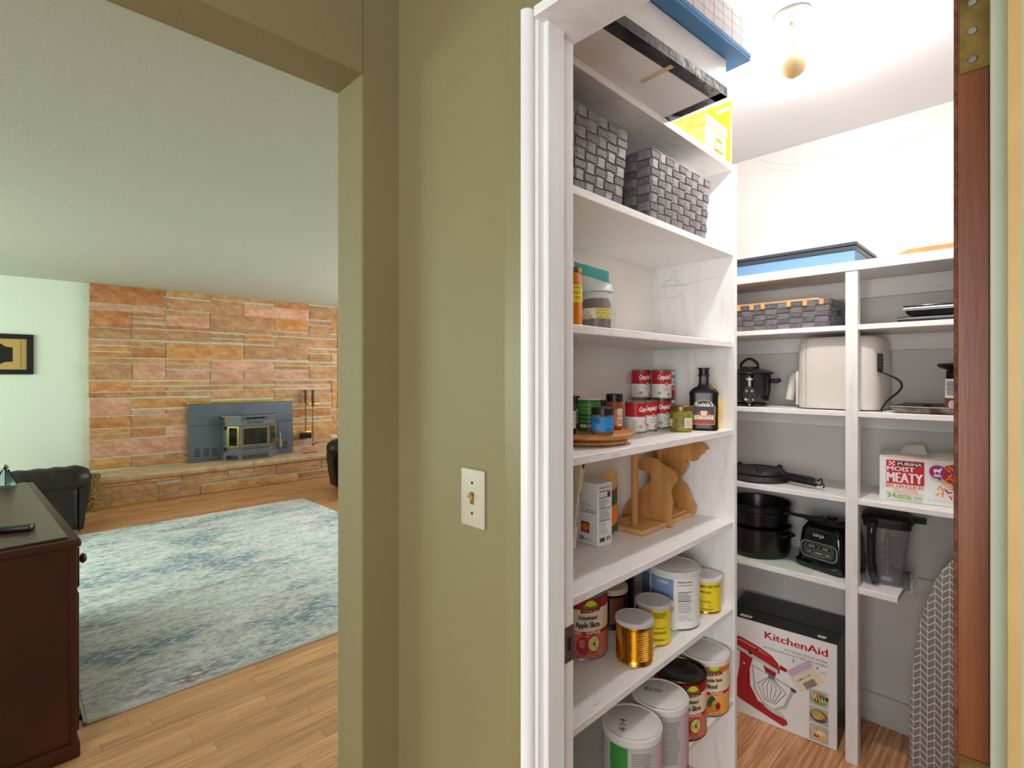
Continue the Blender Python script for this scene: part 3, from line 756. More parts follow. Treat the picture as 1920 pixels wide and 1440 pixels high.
# leather seats
def wrinkle(b, amp, f, seed):
    r = random.Random(seed); ph_ = [(r.uniform(-1, 1) * f, r.uniform(-1, 1) * f, r.uniform(-1, 1) * f, r.uniform(0, 6)) for _ in range(6)]
    b.normal_update()
    for v in b.verts:
        d = sum(math.sin(v.co.x * a + v.co.y * c + v.co.z * e + q) for a, c, e, q in ph_) / 6
        v.co += v.normal * d * amp
def cushion(x0, x1, y0, y1, z0, z1, bev, sub=1, amp=.008, seed=1):
    b = B(); box(b, x0, x1, y0, y1, z0, z1, bev, 6); bmesh.ops.subdivide_edges(b, edges=b.edges[:], cuts=sub, use_grid_fill=True); wrinkle(b, amp, 22, seed); return b
def roll_arm(x0, x1, y, z, r, rise=0.0, seed=1):
    """padded arm roll along x with a rounded front end at x1 and gathered leather"""
    n = 34; seg = 20; b = B(); rings = []
    rr = random.Random(seed)
    for i in range(n + 1):
        t = i / n; x = x0 + (x1 - x0) * t
        e = 1.0 if t < .86 else math.sqrt(max(0.0, 1 - ((t - .86) / .14) ** 2))
        e *= 1 + .035 * math.sin(t * 46) * (1 if t > .3 else .5)
        zz = z + rise * max(0, 1 - t / .35) ** 2
        rings.append([b.verts.new((x + .03 * math.sin(k * .9 + 1) * (1 - t) * .4, y + 1.15 * r * e * math.cos(2 * math.pi * k / seg), zz + r * e * math.sin(2 * math.pi * k / seg))) for k in range(seg)])
    for A, C in zip(rings, rings[1:]):
        for k in range(seg): b.faces.new((A[k], A[(k + 1) % seg], C[(k + 1) % seg], C[k]))
    b.faces.new(rings[0]); b.faces.new(rings[-1]); return b
def leather_seat(name, label, loc, rotz, width, group=None, low=0.0):
    """faces +x; near arm at y = 0 .. .25, far arm at y = width - .25 .. width"""
    t = thing(name, label, 'sofa' if width > 1.2 else 'armchair', loc, rotz, group)
    for k, y in enumerate((.13, width - .13)):
        obj('arm_roll', roll_arm(-.78, .10 - low * k, y, .50 - low * k, .115, .12 * (1 - k), 3 + k), 'leather', t, ang=80)
        obj('arm_side', cushion(-.78, .0, y - .10, y + .10, .05, .47 - low * k, .05, 1, .006, 5 + k), 'leather', t, ang=80)
        b = B()
        prism(b, [(-.02, .03), (.03, .03), (.05, .22), (.085 - low * k * .3, .40 - low * k), (.07, .47 - low * k), (-.02, .47 - low * k)], lambda a, c, d: (a, y - .085 + d, c), .17)
        bmesh.ops.bevel(b, geom=b.edges[:], offset=.02, segments=3, affect='EDGES'); obj('arm_front', b, 'leather', t, ang=80)
    obj('seat_base', cushion(-.85, .0, .2, width - .2, .06, .30, .04, 1, .004, 8), 'leather', t, ang=80)
    nseat = 2 if width > 1.2 else 1; w = (width - .5) / nseat
    for k in range(nseat):
        y0 = .25 + k * w
        obj('seat_cushion', cushion(-.66, .05, y0 + .005, y0 + w - .005, .28, .46, .07, 1, .010, 9 + k), 'leather', t, ang=80)
        obj('back_cushion', cushion(-.92, -.60, y0 + .005, y0 + w - .005, .40, .92, .10, 1, .014, 12 + k), 'leather', t, ang=80)
    obj('back', cushion(-.98, -.80, .06, width - .06, .05, .80, .06, 1, .006, 15), 'leather', t, ang=80)
    for (x, y) in ((-.88, .1), (-.06, .1), (-.88, width - .1), (-.06, width - .1)):
        b = B(); lathe(b, [(0, 0), (.022, 0), (.03, .06), (0, .061)], 12, (x, y, 0)); obj('foot', b, 'black_matte', t)
    return t
sx = onY(177, 704, 6.02).x
leather_seat('leather_armchair', 'dark brown leather armchair with rolled arm in front of the pale wall', (sx - .11, 5.93, .0), 0, .84, None, .12)
rx = onY(612, 704, 6.25).x
leather_seat('leather_armchair', 'dark brown leather armchair with rounded arm beside the rug edge', (rx + .11, 6.38, .0), R(180), .98)
# patterned bin between sofa and hearth
p = onZ(160, 966, 0)
bn = thing('woven_bin', 'gold and brown woven bin standing between sofa and stone hearth', 'bin', (p.x + .05, p.y + .16, 0))
b = B(); lathe(b, [(0, .0), (.075, .0), (.082, .15), (.088, .37), (.084, .375), (.08, .36), (.07, .02), (0, .02)], 28); obj('body', b, 'wicker_gold', bn)
b = B(); lathe(b, [(.086, .355), (.094, .362), (.094, .378), (.086, .384), (.08, .372)], 28); obj('rim', b, 'wicker_gold', bn)
# picture
f0 = onY(63, 702, FW); f1 = onY(63, 628, FW)
fw_ = .56; pic = thing('framed_picture', 'black framed print with dark silhouette and signature on the pale wall', 'picture', (f0.x - fw_, FW - .002, f0.z)); fh = f1.z - f0.z
b = B()
for (a, c, d, e) in ((0, fw_, 0, .05), (0, fw_, fh - .05, fh), (0, .055, .05, fh - .05), (fw_ - .055, fw_, .05, fh - .05)): box(b, a, c, -.025, 0, d, e, .006, 2)
obj('frame', b, 'black_matte', pic)
b = B(); box(b, .05, fw_ - .05, -.010, -.004, .045, fh - .045); obj('print_sheet', b, 'p_tan', pic, smooth=False)
dc = Decal(faceY(0, -.010, 0)); k = fh / .43
dc.poly([(.06, .10 * k), (.30, .105 * k), (.34, .13 * k), (.40, .135 * k), (.40, .285 * k), (.345, .295 * k), (.31, .325 * k), (.06, .34 * k)], 'p_black')
zz = [(.462 + .007 * math.sin(i * 2.1), (.075 + i * .0105) * k) for i in range(28)]
dc.line(zz, .0035, 'p_dkgrey'); dc.build('silhouette_print', pic)
# ------------------------------------------------------------------ shelving along the pantry's side wall
S, BK, P = 0.735, 1.04, 1.79
SH = [2.142, 1.848, 1.536, 1.236, .920, .624, .311]
K = 1.011
def on(x, y, i): return (x * K, y * K, SH[i] + .0006)
su = thing('shelving_unit', 'white painted built-in shelving stacked with baskets and food cans', 'shelf', (0, 0, 0))
for z in SH:
    b = B(); box(b, JB + .02, P, S + rs.uniform(-.002, .002), BK, z - .02, z, .0015, 1); obj('shelf', b, 'shelf_white', su)
b = B(); box(b, P, P + .02, S - .004, BK + .018, 0, 2.142, .001, 1); obj('side_panel', b, 'shelf_side', su)
b = B(); box(b, JB + .005, JB + .02, S - .004, BK + .018, 0, 2.142, .001, 1); obj('side_panel', b, 'shelf_side', su)
b = B(); box(b, JB + .02, P, BK, BK + .018, 0, 2.142); obj('back_panel', b, 'shelf_back', su, smooth=False)
dc = Decal(lambda a, c, o: (P - o, a, c)); dc.off = .0004
def sp2(zx, zy): p = onX(1040 + zx / 3.6, 470 + zy / 3.6, P); return (p.y, p.z)
for pts in ([(710, 250), (760, 215), (800, 160), (812, 130), (820, 180), (835, 235)], [(770, 235), (900, 225), (1000, 195), (1090, 180)], [(720, 245), (820, 238), (900, 232)], [(700, 340), (740, 315), (800, 318), (860, 300)], [(740, 205), (800, 195), (850, 215)]):
    dc.line([sp2(*q) for q in pts], .0012, 'p_ltgrey')
dc.build('pencil_scribble', su)
# --- top: cartons and boxes
zt0 = SH[0] + .0006
rb_ = onZ(1362, 182, zt0); lb_ = onZ(1212, 80, zt0)
ang = math.atan2(rb_.y - lb_.y, rb_.x - lb_.x)
wc = thing('storage_carton', 'shallow white carton with black-taped edges overhanging the top shelf', 'box', (rb_.x, rb_.y, zt0), ang)
ch = onZ(1364, 112, 10).z * 0 + (HY - 112) * ((rb_.x * CP + rb_.y * SP)) / F + H - zt0
b = B(); box(b, -.62, 0, 0, .44, 0, ch, .003, 2); obj('carton', b, 'white_card', wc)
b = B()
box(b, -.622, .0015, -.0012, .03, -.0004, .0006); box(b, -.03, .0015, -.0012, .441, -.0004, .0006)
box(b, -.622, .0015, -.0016, -.0004, -.0004, .024); box(b, .0004, .0016, -.0012, .441, -.0004, .018)
obj('black_tape', b, 'black_tape', wc, smooth=False)
b = B(); box(b, -.235, -.22, .012, .10, -.0011, -.0003); obj('masking_tape', b, 'tan_tape', wc, smooth=False)
zb = zt0 + ch + .0008
cb_ = onZ(1408, 115, zb)
bl = thing('blue_board', 'bright blue flat carton lid lying on the white carton', 'lid', (cb_.x, cb_.y, zb), ang)
b = B(); box(b, -.60, 0, 0, .42, 0, .008, .002, 1); obj('panel', b, 'blue_card', bl)
b = B(); box(b, -.60, 0, 0, .006, .008, .02, .001, 1); box(b, -.006, 0, .006, .42, .008, .02, .001, 1); obj('lip', b, 'blue_card', bl)
pb = thing('plaid_box', 'white box with thin red and blue plaid lines on the blue lid', 'box', (cb_.x - .008, cb_.y + .008, zb + .0085), ang)
b = B(); box(b, -.57, 0, 0, .40, 0, .10, .003, 2); obj('carton', b, 'white_card', pb)
dc = Decal(faceY(0, 0, 0))
for i in range(12): dc.line([(-.03 - i * .045, .002), (-.03 - i * .045, .098)], .0016, 'p_red' if i % 2 else 'p_ltblue')
for i in range(4): dc.line([(-.56, .018 + i * .022), (-.005, .018 + i * .022)], .001, 'p_ltblue')
dc.build('plaid_print', pb)
dc = Decal(lambda a, c, o: (o, a, c))
for i in range(8): dc.line([(.03 + i * .045, .002), (.03 + i * .045, .098)], .0016, 'p_red' if i % 2 else 'p_ltblue')
dc.build('plaid_print', pb)
# floral box + orange folder
fx0 = onY(1323, 704, .752).x; fx1 = min(onY(1368, 704, .752).x, 1.778)
fb = thing('photo_box', 'yellow floral cardboard photo box with lid at the end of the top shelf', 'box', (fx0, .752, zt0))
w = fx1 - fx0
b = B(); box(b, 0.002, w - .002, .002, .22, 0, .09, .002, 1); obj('body', b, 'floral_paper', fb)
b = B(); box(b, -.002, w + .002, -.002, .226, .088, .122, .003, 2); obj('lid', b, 'floral_paper', fb)
b = B()
for (a, c, d, e) in ((.07, .125, .022, .028), (.07, .125, .058, .064), (.07, .076, .022, .064), (.119, .125, .022, .064)): box(b, a, c, -.002, .003, d, e, .001, 1)
obj('label_holder', b, 'brass', fb)
of = thing('orange_folder', 'bright orange folder standing upright behind the floral box', 'folder', (1.785, .742, zt0), 0)
oh = onX(1377, 186, 1.785).z - zt0
b = B(); box(b, 0, .010, 0, .27, 0, oh, .002, 1); obj('cover', b, 'orange_folder', of)
b = B(); box(b, -.0006, .0002, .006, .05, oh - .03, oh - .018); obj('paper_strip', b, 'white_card', of, smooth=False)

# --- woven baskets
def weave(bm, bl, br, tr, tl, nx, ny, h=.0035, flip=False):
    bl, br, tr, tl = map(Vector, (bl, br, tr, tl)); n = (br - bl).cross(tl - bl).normalized()
    def pt(s, t, o): return bm.verts.new(bl * (1 - s) * (1 - t) + br * s * (1 - t) + tr * s * t + tl * (1 - s) * t + n * o)
    for i in range(nx):
        for j in range(ny):
            hor = (i + j) % 2 == 0; e = .012
            prof = ((0, .0), (.2, h), (.8, h), (1, .0))
            rows = []
            for q, o in prof:
                if hor: a = pt((i + q) / nx, (j + e) / ny, o); c = pt((i + q) / nx, (j + 1 - e) / ny, o)
                else: a = pt((i + e) / nx, (j + q) / ny, o); c = pt((i + 1 - e) / nx, (j + q) / ny, o)
                rows.append((a, c))
            for A, C in zip(rows, rows[1:]):
                f = bm.faces.new((A[0], C[0], C[1], A[1])); f.material_index = 0 if hor else 1
            for k in (0, 1):
                q = [r[k] for r in rows]; f = bm.faces.new(q); f.material_index = 0 if hor else 1
def basket(name, label, loc, w, d, h, nx, ny, nd, flare=.02, rotz=0.0, group=None, wall=.006, lining=None):
    t = thing(name, label, 'basket', loc, rotz, group)
    z0 = 0.0; c = [(0, 0), (w, 0), (w, d), (0, d)]; T = [(-flare, -flare), (w + flare, -flare), (w + flare, d + flare), (-flare, d + flare)]
    b = B()
    for k, n in ((0, nx), (1, nd), (2, nx), (3, nd)):
        a, e = c[k], c[(k + 1) % 4]; ta, te = T[k], T[(k + 1) % 4]
        weave(b, (*a, z0), (*e, z0), (*te, h), (*ta, h), n, ny)
    obj('woven_straps', b, ['strap_light', 'strap_dark', 'basket_inside'], t, smooth=False, fix=False)
    b = B()
    g = .001
    vs = [b.verts.new((x + (g if x == 0 else -g), y + (g if y == 0 else -g), 0)) for x, y in c]; vt = [b.verts.new((x + (g if x < 0 else -g), y + (g if y < 0 else -g), h - .002)) for x, y in T]
    vi = [b.verts.new((x + (wall if x < 0 else -wall), y + (wall if y < 0 else -wall), h - .002)) for x, y in T]; vb = [b.verts.new((x + (wall if x == 0 else -wall), y + (wall if y == 0 else -wall), wall)) for x, y in c]
    for A, C in ((vs, vt), (vt, vi), (vi, vb)):
        for k in range(4): b.faces.new((A[k], A[(k + 1) % 4], C[(k + 1) % 4], C[k]))
    b.faces.new(vs); b.faces.new(vb); obj('lining', b, lining or 'basket_inside', t, smooth=False)
    b = B(); pts = [(*p, h) for p in T]; r = .004
    for k in range(4): tube(b, [pts[k], pts[(k + 1) % 4]], r, 6)
    obj('rim', b, 'strap_dark', t); return t
q0 = onZ(1235, 406, SH[1]); q1 = onZ(1337, 449, SH[1])
bkh = .185
basket('woven_basket', 'charcoal woven strap basket set back next to a second one on a shelf', (q0.x, S + .012, SH[1] + .0006), q1.x - q0.x, .25, bkh, 9, 8, 6, .010)
q2 = onZ(1182, 384, SH[1])
basket('woven_basket', 'charcoal woven strap basket beside the door frame, next to its twin', (q2.x - .31, S + .014, SH[1] + .0006), .31, .25, .19, 8, 8, 6, .012)

# --- jars on the third shelf
def jar(name, label, cat, loc, prof, m, lid=None, lidm='gold_lid', group=None, glass=None, seg=28, rotz=0):
    t = thing(name, label, cat, loc, rotz, group)
    b = B(); lathe(b, prof, seg); obj('body', b, m, t)
    if lid: b = B(); lathe(b, lid, seg); obj('lid', b, lidm, t)
    return t
hp = on(1.0, .805, 2)
r = .026; h = .148
hj = jar('honey_jar', 'tall jar of amber honey with gold lid and yellow label', 'jar', hp, [(0, 0), (r - .003, 0), (r, .004), (r, h - .022), (r - .004, h - .012), (r - .004, h - .003), (0, h - .003)], 'honey',
         [(r - .003, h - .013), (r - .001, h - .012), (r - .001, h - .001), (r - .003, h), (0, h)])
a = to_cam(hp); dc = Decal(cyl_map(r, a)); dc.rect(-.034, .062, .034, .105, 'p_yellow', 14)
for i, s_ in enumerate(('503-RAW', 'HONEY', '541-992')): dc.text(s_, .006, .094 - i * .0125, .008, 'p_black', width=.036, shear=.2)
dc.build('printed_label', hj)
bp_ = on(1.14, .835, 2)
bg = thing('honey_jar', 'squat jar of dark honey in a clear zip bag with teal seal', 'jar', bp_, to_cam(bp_) + math.pi)
b = B(); lathe(b, [(0, .002), (.036, .002), (.041, .008), (.041, .078), (.034, .09), (.034, .096), (0, .096)], 28, (0, 0, 0)); obj('body', b, 'dark_honey', bg)
b = B(); lathe(b, [(.035, .088), (.037, .089), (.037, .104), (0, .105)], 28); obj('lid', b, 'lid_white', bg)
dc = Decal(cyl_map(.041, math.pi)); dc.rect(-.042, .034, .05, .062, 'p_white', 12); dc.rect(-.004, .034, .05, .062, 'p_yellow', 8)
for (x, y) in ((-.03, .042), (-.022, .050), (-.015, .040), (-.024, .036)): dc.disc(x, y, .0055, .0055, 'p_ltorange', 6)
for i in range(3): dc.text(('503-RAW', 'HONEY JAR', '541-992')[i], .022, .054 - i * .009, .006, 'p_brown', width=.042, shear=.2)
dc.build('printed_label', bg)
# the bag, a loose crumpled film
b = B(); n = 36; rings = []
rr_ = random.Random(4)
for j, (z, sx_, sy_) in enumerate(((.0015, .042, .046), (.012, .047, .052), (.05, .048, .054), (.085, .047, .052), (.108, .042, .050), (.128, .024, .048), (.150, .006, .044), (.182, .0022, .046))):
    rings.append([b.verts.new(((sx_ + rr_.uniform(-.002, .002)) * math.cos(2 * math.pi * k / n), (sy_ + rr_.uniform(-.002, .002)) * math.sin(2 * math.pi * k / n) + (.012 * (z / .18) ** 2), z - (.03 * (.5 - .5 * math.sin(2 * math.pi * k / n)) if j > 5 else 0) + (.012 if j > 5 else 0))) for k in range(n)])
for j, (A, C) in enumerate(zip(rings, rings[1:])):
    for k in range(n):
        f = b.faces.new((A[k], A[(k + 1) % n], C[(k + 1) % n], C[k])); f.material_index = 1 if j >= 6 else (2 if j >= 4 else 0)
obj('zip_bag', b, ['bag_film', 'bag_teal', 'bag_white'], bg, ang=60)

# --- fourth shelf: turntable and jars
tt = on(1.146, .868, 3); zt3 = SH[3]
ls = thing('turntable', 'round maple wood turntable carrying spice jars', 'turntable', tt)
b = B(); lathe(b, [(0, 0), (.10, 0), (.112, .004), (.112, .010), (.106, .013), (0, .013)], 48, (.0, .004, 0)); obj('base_disc', b, 'pine', ls)
b = B(); lathe(b, [(0, .012), (.05, .012), (.05, .018), (0, .018)], 24); obj('bearing', b, 'steel', ls)
b = B(); lathe(b, [(0, .017), (.120, .017), (.127, .021), (.128, .028), (.124, .0335), (0, .034)], 56); obj('top_disc', b, 'oak_light', ls)
zl = zt3 + .0346 + .0006
def on_tt(u, Y): p = onY(u, 704, Y); return (p.x, p.y, zl)
# green shaker
p = on_tt(1105, .86); r, h = .031, .088
g = jar('seasoning_can', 'green cardboard shaker with white rim on the turntable', 'can', p, [(0, 0), (r, 0), (r, .003), (r, h - .004), (r - .001, h - .003), (0, h - .003)], 'p_dkgreen',
        [(r - .001, h - .006), (r + .0006, h - .005), (r + .0006, h - .001), (r - .003, h), (r - .005, h - .002), (0, h - .003)], 'lid_white')
a = to_cam(p); dc = Decal(cyl_map(r, a)); dc.rect(-.05, .05, .05, .079, 'p_green', 14)
for k in range(5): dc.lines(-.026, .016, .024 + k * .011, .030 + k * .011, 2, 'p_lime', .5)
for k, m in enumerate(('p_cream', 'p_white', 'p_pink', 'p_pink')): dc.rect(-.026 + k * .009, .010, -.019 + k * .009, .018, m)
dc.build('printed_label', g)
# rust spice jar
p = on_tt(1152, .83); r, h = .0225, .098
g = jar('spice_jar', 'jar of rust coloured spice with black cap and pink label', 'jar', p, [(0, 0), (r - .002, 0), (r, .003), (r, h - .024), (r - .002, h - .018), (0, h - .018)], 'spice_rust',
        [(r - .001, h - .022), (r + .0006, h - .021), (r + .0006, h - .002), (r - .002, h), (0, h)], 'black_plastic')
a = to_cam(p); dc = Decal(cyl_map(r, a)); dc.rect(-.022, .012, .022, .056, 'p_pink', 10); dc.rect(.008, .010, .026, .058, 'p_cream', 6); dc.text('Rub', .016, .034, .008, 'p_brown'); dc.lines(.010, .024, .016, .03, 4, 'p_brown')
dc.build('printed_label', g)
# blue label jar
p = on_tt(1130, .785); r, h = .0285, .068
g = jar('seasoning_jar', 'squat seasoning jar with black cap and bright blue label', 'jar', p, [(0, 0), (r - .003, 0), (r, .004), (r, h - .020), (r - .002, h - .014), (0, h - .014)], 'seasoning',
        [(r - .001, h - .019), (r + .0008, h - .018), (r + .0008, h - .002), (r - .002, h), (0, h)], 'black_plastic')
a = to_cam(p); dc = Decal(cyl_map(r, a)); dc.rect(-.05, .008, .034, .044, 'p_blue', 16)
for i, s_ in enumerate(("I'm", 'so', 'hooked')): dc.text(s_, .008, .034 - i * .0075, .0058, 'p_lime', align='l')
dc.text('salmon bite', .008, .0140, .0028, 'p_black', align='l'); dc.text('seasoning', .008, .0105, .0028, 'p_black', align='l')
dc.lines(-.026, -.004, .03, .042, 4, 'p_black', .3); dc.rect(-.016, .011, -.006, .026, 'p_ltblue')
dc.build('printed_label', g)
# two slim bottles and a small jar half hidden behind
for (u, Y, hh, rr2, lab, m) in ((1067, .845, .098, .018, 'slim dark bottle with black cap beside the green shaker', 'soy_black'), (1079, .93, .090, .015, 'slim spice grinder with black cap and pale label behind the green shaker', 'seasoning'),
                             (1131, .905, .076, .017, 'small amber jar with dark lid behind the rust spice jar', 'honey')):
    p = on_tt(u, Y)
    g = jar('spice_bottle', lab, 'bottle', p, [(0, 0), (rr2 - .001, 0), (rr2, .003), (rr2, hh * .7), (rr2 * .7, hh * .78), (rr2 * .7, hh * .82), (0, hh * .82)], m,
            [(rr2 * .8, hh * .79), (rr2 * .85, hh * .8), (rr2 * .85, hh), (0, hh)], 'black_plastic', seg=20)
    dc = Decal(cyl_map(rr2, to_cam(p))); dc.rect(-rr2 * 1.2, hh * .15, rr2 * 1.2, hh * .6, 'p_cream', 8); dc.lines(-rr2 * .8, rr2 * .9, hh * .2, hh * .55, 6, 'p_grey', .4); dc.build('printed_label', g)

# soup cans
def soup_can(xy, lvl, lab, words, turn=0.0, style='red'):
    x, y = xy; z = SH[3] + .0006 + lvl * .1018; r, h = .0332, .1012
    t = thing('soup_can', lab, 'can', (x * K, y * K, z), 0, 'soup cans')
    b = B(); lathe(b, [(0, .003), (r - .003, .002), (r - .001, 0), (r + .0006, .0015), (r, .004), (r - .0006, .006), (r - .0006, h - .006), (r, h - .004), (r + .0006, h - .0015), (r - .001, h), (r - .003, h - .003), (0, h - .004)], 32); obj('tin', b, 'steel', t)
    a = to_cam((x, y)) + turn
    dc = Decal(cyl_map(r - .0002, a)); c = math.pi * r
    if style == 'red':
        dc.rect(-c, .006, c, .052, 'p_white', 32); dc.rect(-c, .052, c, h - .006, 'p_red', 32)
        dc.text("Campbell's", .004, .068, .017, 'p_white', width=.047, shear=.3, bold=.005); dc.disc(.012, .052, .007, .007, 'p_gold', 16)
        dc.text(words[0], .014, .036, .0055, 'p_deepred'); dc.text(words[1], .014, .028, .0055, 'p_deepred')
        dc.disc(-.014, .02, .011, .008, 'p_cream', 14); dc.disc(-.012, .021, .006, .004, 'p_tan', 12); dc.disc(.020, .016, .006, .006, 'p_pink', 12)
        dc.lines(-.04, -.024, .012, .046, 7, 'p_ltgrey', .4)
    else:
        dc.rect(-c, .006, c, h - .006, 'p_white', 32); dc.rect(-c, .006, c, .045, 'p_red', 32); dc.disc(.012, .078, .014, .009, 'p_ltblue', 16); dc.text('Tomato', .012, .054, .012, 'p_black', width=.03); dc.lines(.0, .024, .03, .042, 3, 'p_white', .4)
    dc.build('printed_label', t)
C_ = {'C': (1.447, .905), 'D': (1.526, .912), 'E': (1.640, .922), 'H': (1.622, .992), 'F': (1.707, .945)}
soup_can(C_['C'], 0, 'red and white soup can in front of the can pile, nothing on top', ('Cream of', 'Mushroom'), .9)
soup_can(C_['D'], 0, 'red and white soup can wedged between two others at pile bottom', ('Cream of', 'Chicken'), .35)
soup_can(C_['E'], 0, 'red and white soup can carrying another at the pile front', ('Cream of', 'Chicken'), .25)
soup_can(C_['E'], 1, 'red and white soup can on top of the pile, toward the shelf front', ('Cream of', 'Chicken'), .15)
soup_can(C_['H'], 0, 'red and white soup can under another against the shelf back', ('Cream of', 'Celery'), .5)
soup_can(C_['H'], 1, 'red and white soup can on top of the pile, against the shelf back', ('Cream of', 'Celery'), .35)
soup_can(C_['F'], 0, 'tomato can under its twin at the shelf end', None, .75, 'tom')
soup_can(C_['F'], 1, 'white and red tomato can on its twin at the shelf end', None, .75, 'tom')
# pesto
p = on(1.582, .819, 3); r, h = .0365, .086
g = jar('pesto_jar', 'glass jar of green pesto with bronze lid', 'jar', p, [(0, 0), (r - .005, 0), (r, .006), (r + .001, .04), (r - .002, h - .022), (r - .006, h - .016), (0, h - .016)], 'pesto',
        [(r - .006, h - .017), (r - .002, h - .016), (r - .001, h - .004), (r - .004, h), (0, h)], 'gold_lid')
a = to_cam(p); dc = Decal(cyl_map(r + .001, a)); dc.rect(.010, .014, .040, .046, 'p_cream', 8); dc.lines(.013, .037, .018, .043, 7, 'p_grey', .4); dc.rect(-.05, .018, -.030, .042, 'p_cream', 6); dc.build('printed_label', g)
# sauce bottle
p = on(1.672, .785, 3); a = to_cam(p)
sb = thing('sauce_bottle', 'dark soy-glaze sauce bottle with ribbed sides and red label', 'bottle', p, a - R(90))
def rsect(b, secs, n=32, pw_=4.0):
    rings = []
    for z, hx, hy in secs:
        ring = []
        for k in range(n):
            t = 2 * math.pi * k / n; c, s_ = math.cos(t), math.sin(t)
            ring.append(b.verts.new((hx * math.copysign(abs(c) ** (2 / pw_), c), hy * math.copysign(abs(s_) ** (2 / pw_), s_), z)))
        rings.append(ring)
    for A, C in zip(rings, rings[1:]):
        for k in range(n): b.faces.new((A[k], A[(k + 1) % n], C[(k + 1) % n], C[k]))
    b.faces.new(rings[0][::-1]); b.faces.new(rings[-1]); return b
secs = [(0, .040, .022), (.004, .045, .026)]
for k in range(11): z = .010 + k * .0098; secs += [(z, .0465, .027), (z + .005, .0445, .026)]
secs += [(.120, .047, .027), (.128, .046, .026), (.140, .036, .023), (.147, .021, .018), (.155, .0165, .0165), (.182, .0155, .0155)]
b = B(); rsect(b, secs); obj('body', b, 'soy_black', sb)
b = B(); lathe(b, [(.017, .180), (.0185, .181), (.0185, .186), (.0165, .188), (.0165, .204), (.019, .205), (.019, .209), (0, .2095)], 28); obj('cap', b, 'black_plastic', sb)
dc = Decal(lambda x, y, o: (x * -1, .0272 + o, y))
dc.poly([(-.034, .02), (.034, .02), (.036, .08), (.022, .098), (0, .103), (-.022, .098), (-.036, .08)], 'p_gold')
dc.poly([(-.032, .022), (.032, .022), (.034, .079), (.021, .095), (0, .1), (-.021, .095), (-.034, .079)], 'p_black')
dc.text("Yoshida's", 0, .080, .014, 'p_white', width=.056, bold=.005)
dc.disc(0, .022, .030, .050, 'p_deepred', 20, 0, math.pi); dc.disc(0, .060, .011, .010, 'p_cream', 14); dc.rect(-.012, .066, .012, .070, 'p_black')
dc.rect(-.030, .036, .030, .052, 'p_cream'); dc.text('Original', 0, .045, .009, 'p_deepred', width=.05); dc.text('Gourmet', 0, .034, .009, 'p_black', width=.05); dc.rect(-.026, .024, .026, .029, 'p_red')
dc.build('printed_label', sb)
dc = Decal(lambda x, y, o: ((.0158 + o) * math.cos(math.pi / 2 - x / .0158 * -1 * -1), (.0158 + o) * math.sin(math.pi / 2 - x / .0158), y))
for z in (.160, .172): dc.line([(-.014, z), (-.004, z + .003), (.006, z + .005), (.016, z + .009)], .002, 'p_gold')
dc.build('neck_print', sb)
p = on(1.722, .786, 3)
p = (P - .027, .795, SH[3] + .0006)
g = thing('mustard_bottle', 'yellow squeeze bottle of mustard behind the sauce bottle', 'bottle', p)
b = B(); lathe(b, [(0, 0), (.022, 0), (.025, .004), (.024, .02), (.021, .034), (.025, .05), (.025, .075), (.019, .10), (.014, .112), (.011, .116), (0, .117)], 26); obj('body', b, 'mustard', g)
b = B(); lathe(b, [(.013, .114), (.015, .116), (.015, .128), (.007, .134), (.005, .152), (0, .153)], 22); obj('nozzle_cap', b, 'mustard', g)

# --- fifth shelf: pasta boxes, bag, wooden stand
def carton(name, label, loc, w, d, h, m, rotz=0, rot=None, cat='box'):
    t = thing(name, label, cat, loc, rotz, None, rot)
    b = B(); box(b, 0, w, 0, d, 0, h, .0012, 1); obj('carton', b, m, t); return t
q = onZ(1120, 1027, SH[4]); q2 = onZ(1148, 1018, SH[4])
ang = math.atan2(q2.y - q.y, q2.x - q.x)
t = carton('pasta_box', 'white upright pasta carton with nutrition panel on its narrow side', (q.x, q.y, SH[4] + .0006), .066, .118, .183, 'white_card', ang)
dc = Decal(faceY(0, 0, 0)); dc.text('Nutrition Facts', .033, .168, .0055, 'p_black', width=.05, bold=.005)
for zz in (.158, .140, .108, .072): dc.rect(.008, zz, .058, zz + .0022, 'p_black')
dc.lines(.008, .058, .112, .138, 7, 'p_grey', .35, .5); dc.lines(.008, .058, .076, .106, 8, 'p_grey', .35, .4); dc.lines(.008, .050, .034, .070, 8, 'p_ltgrey', .35, .4); dc.rect(.044, .142, .058, .156, 'p_dkgrey')
dc.rect(.010, .012, .032, .024, 'p_dkgreen'); dc.rect(.040, .013, .046, .025, 'p_grey'); dc.rect(.050, .013, .056, .025, 'p_grey'); dc.build('nutrition_panel', t)
dc = Decal(faceX(0, .118, 0)); dc.text('RICCIOLI', .068, .094, .012, 'p_black', width=.085); dc.lines(.05, .10, .11, .124, 3, 'p_lime', .3); dc.rect(.055, .034, .088, .066, 'p_brown'); dc.disc(.072, .05, .013, .011, 'p_orange'); dc.lines(.06, .11, .012, .02, 2, 'p_ltgrey'); dc.rect(.05, .01, .066, .022, 'p_ltblue')
dc.build('front_print', t)
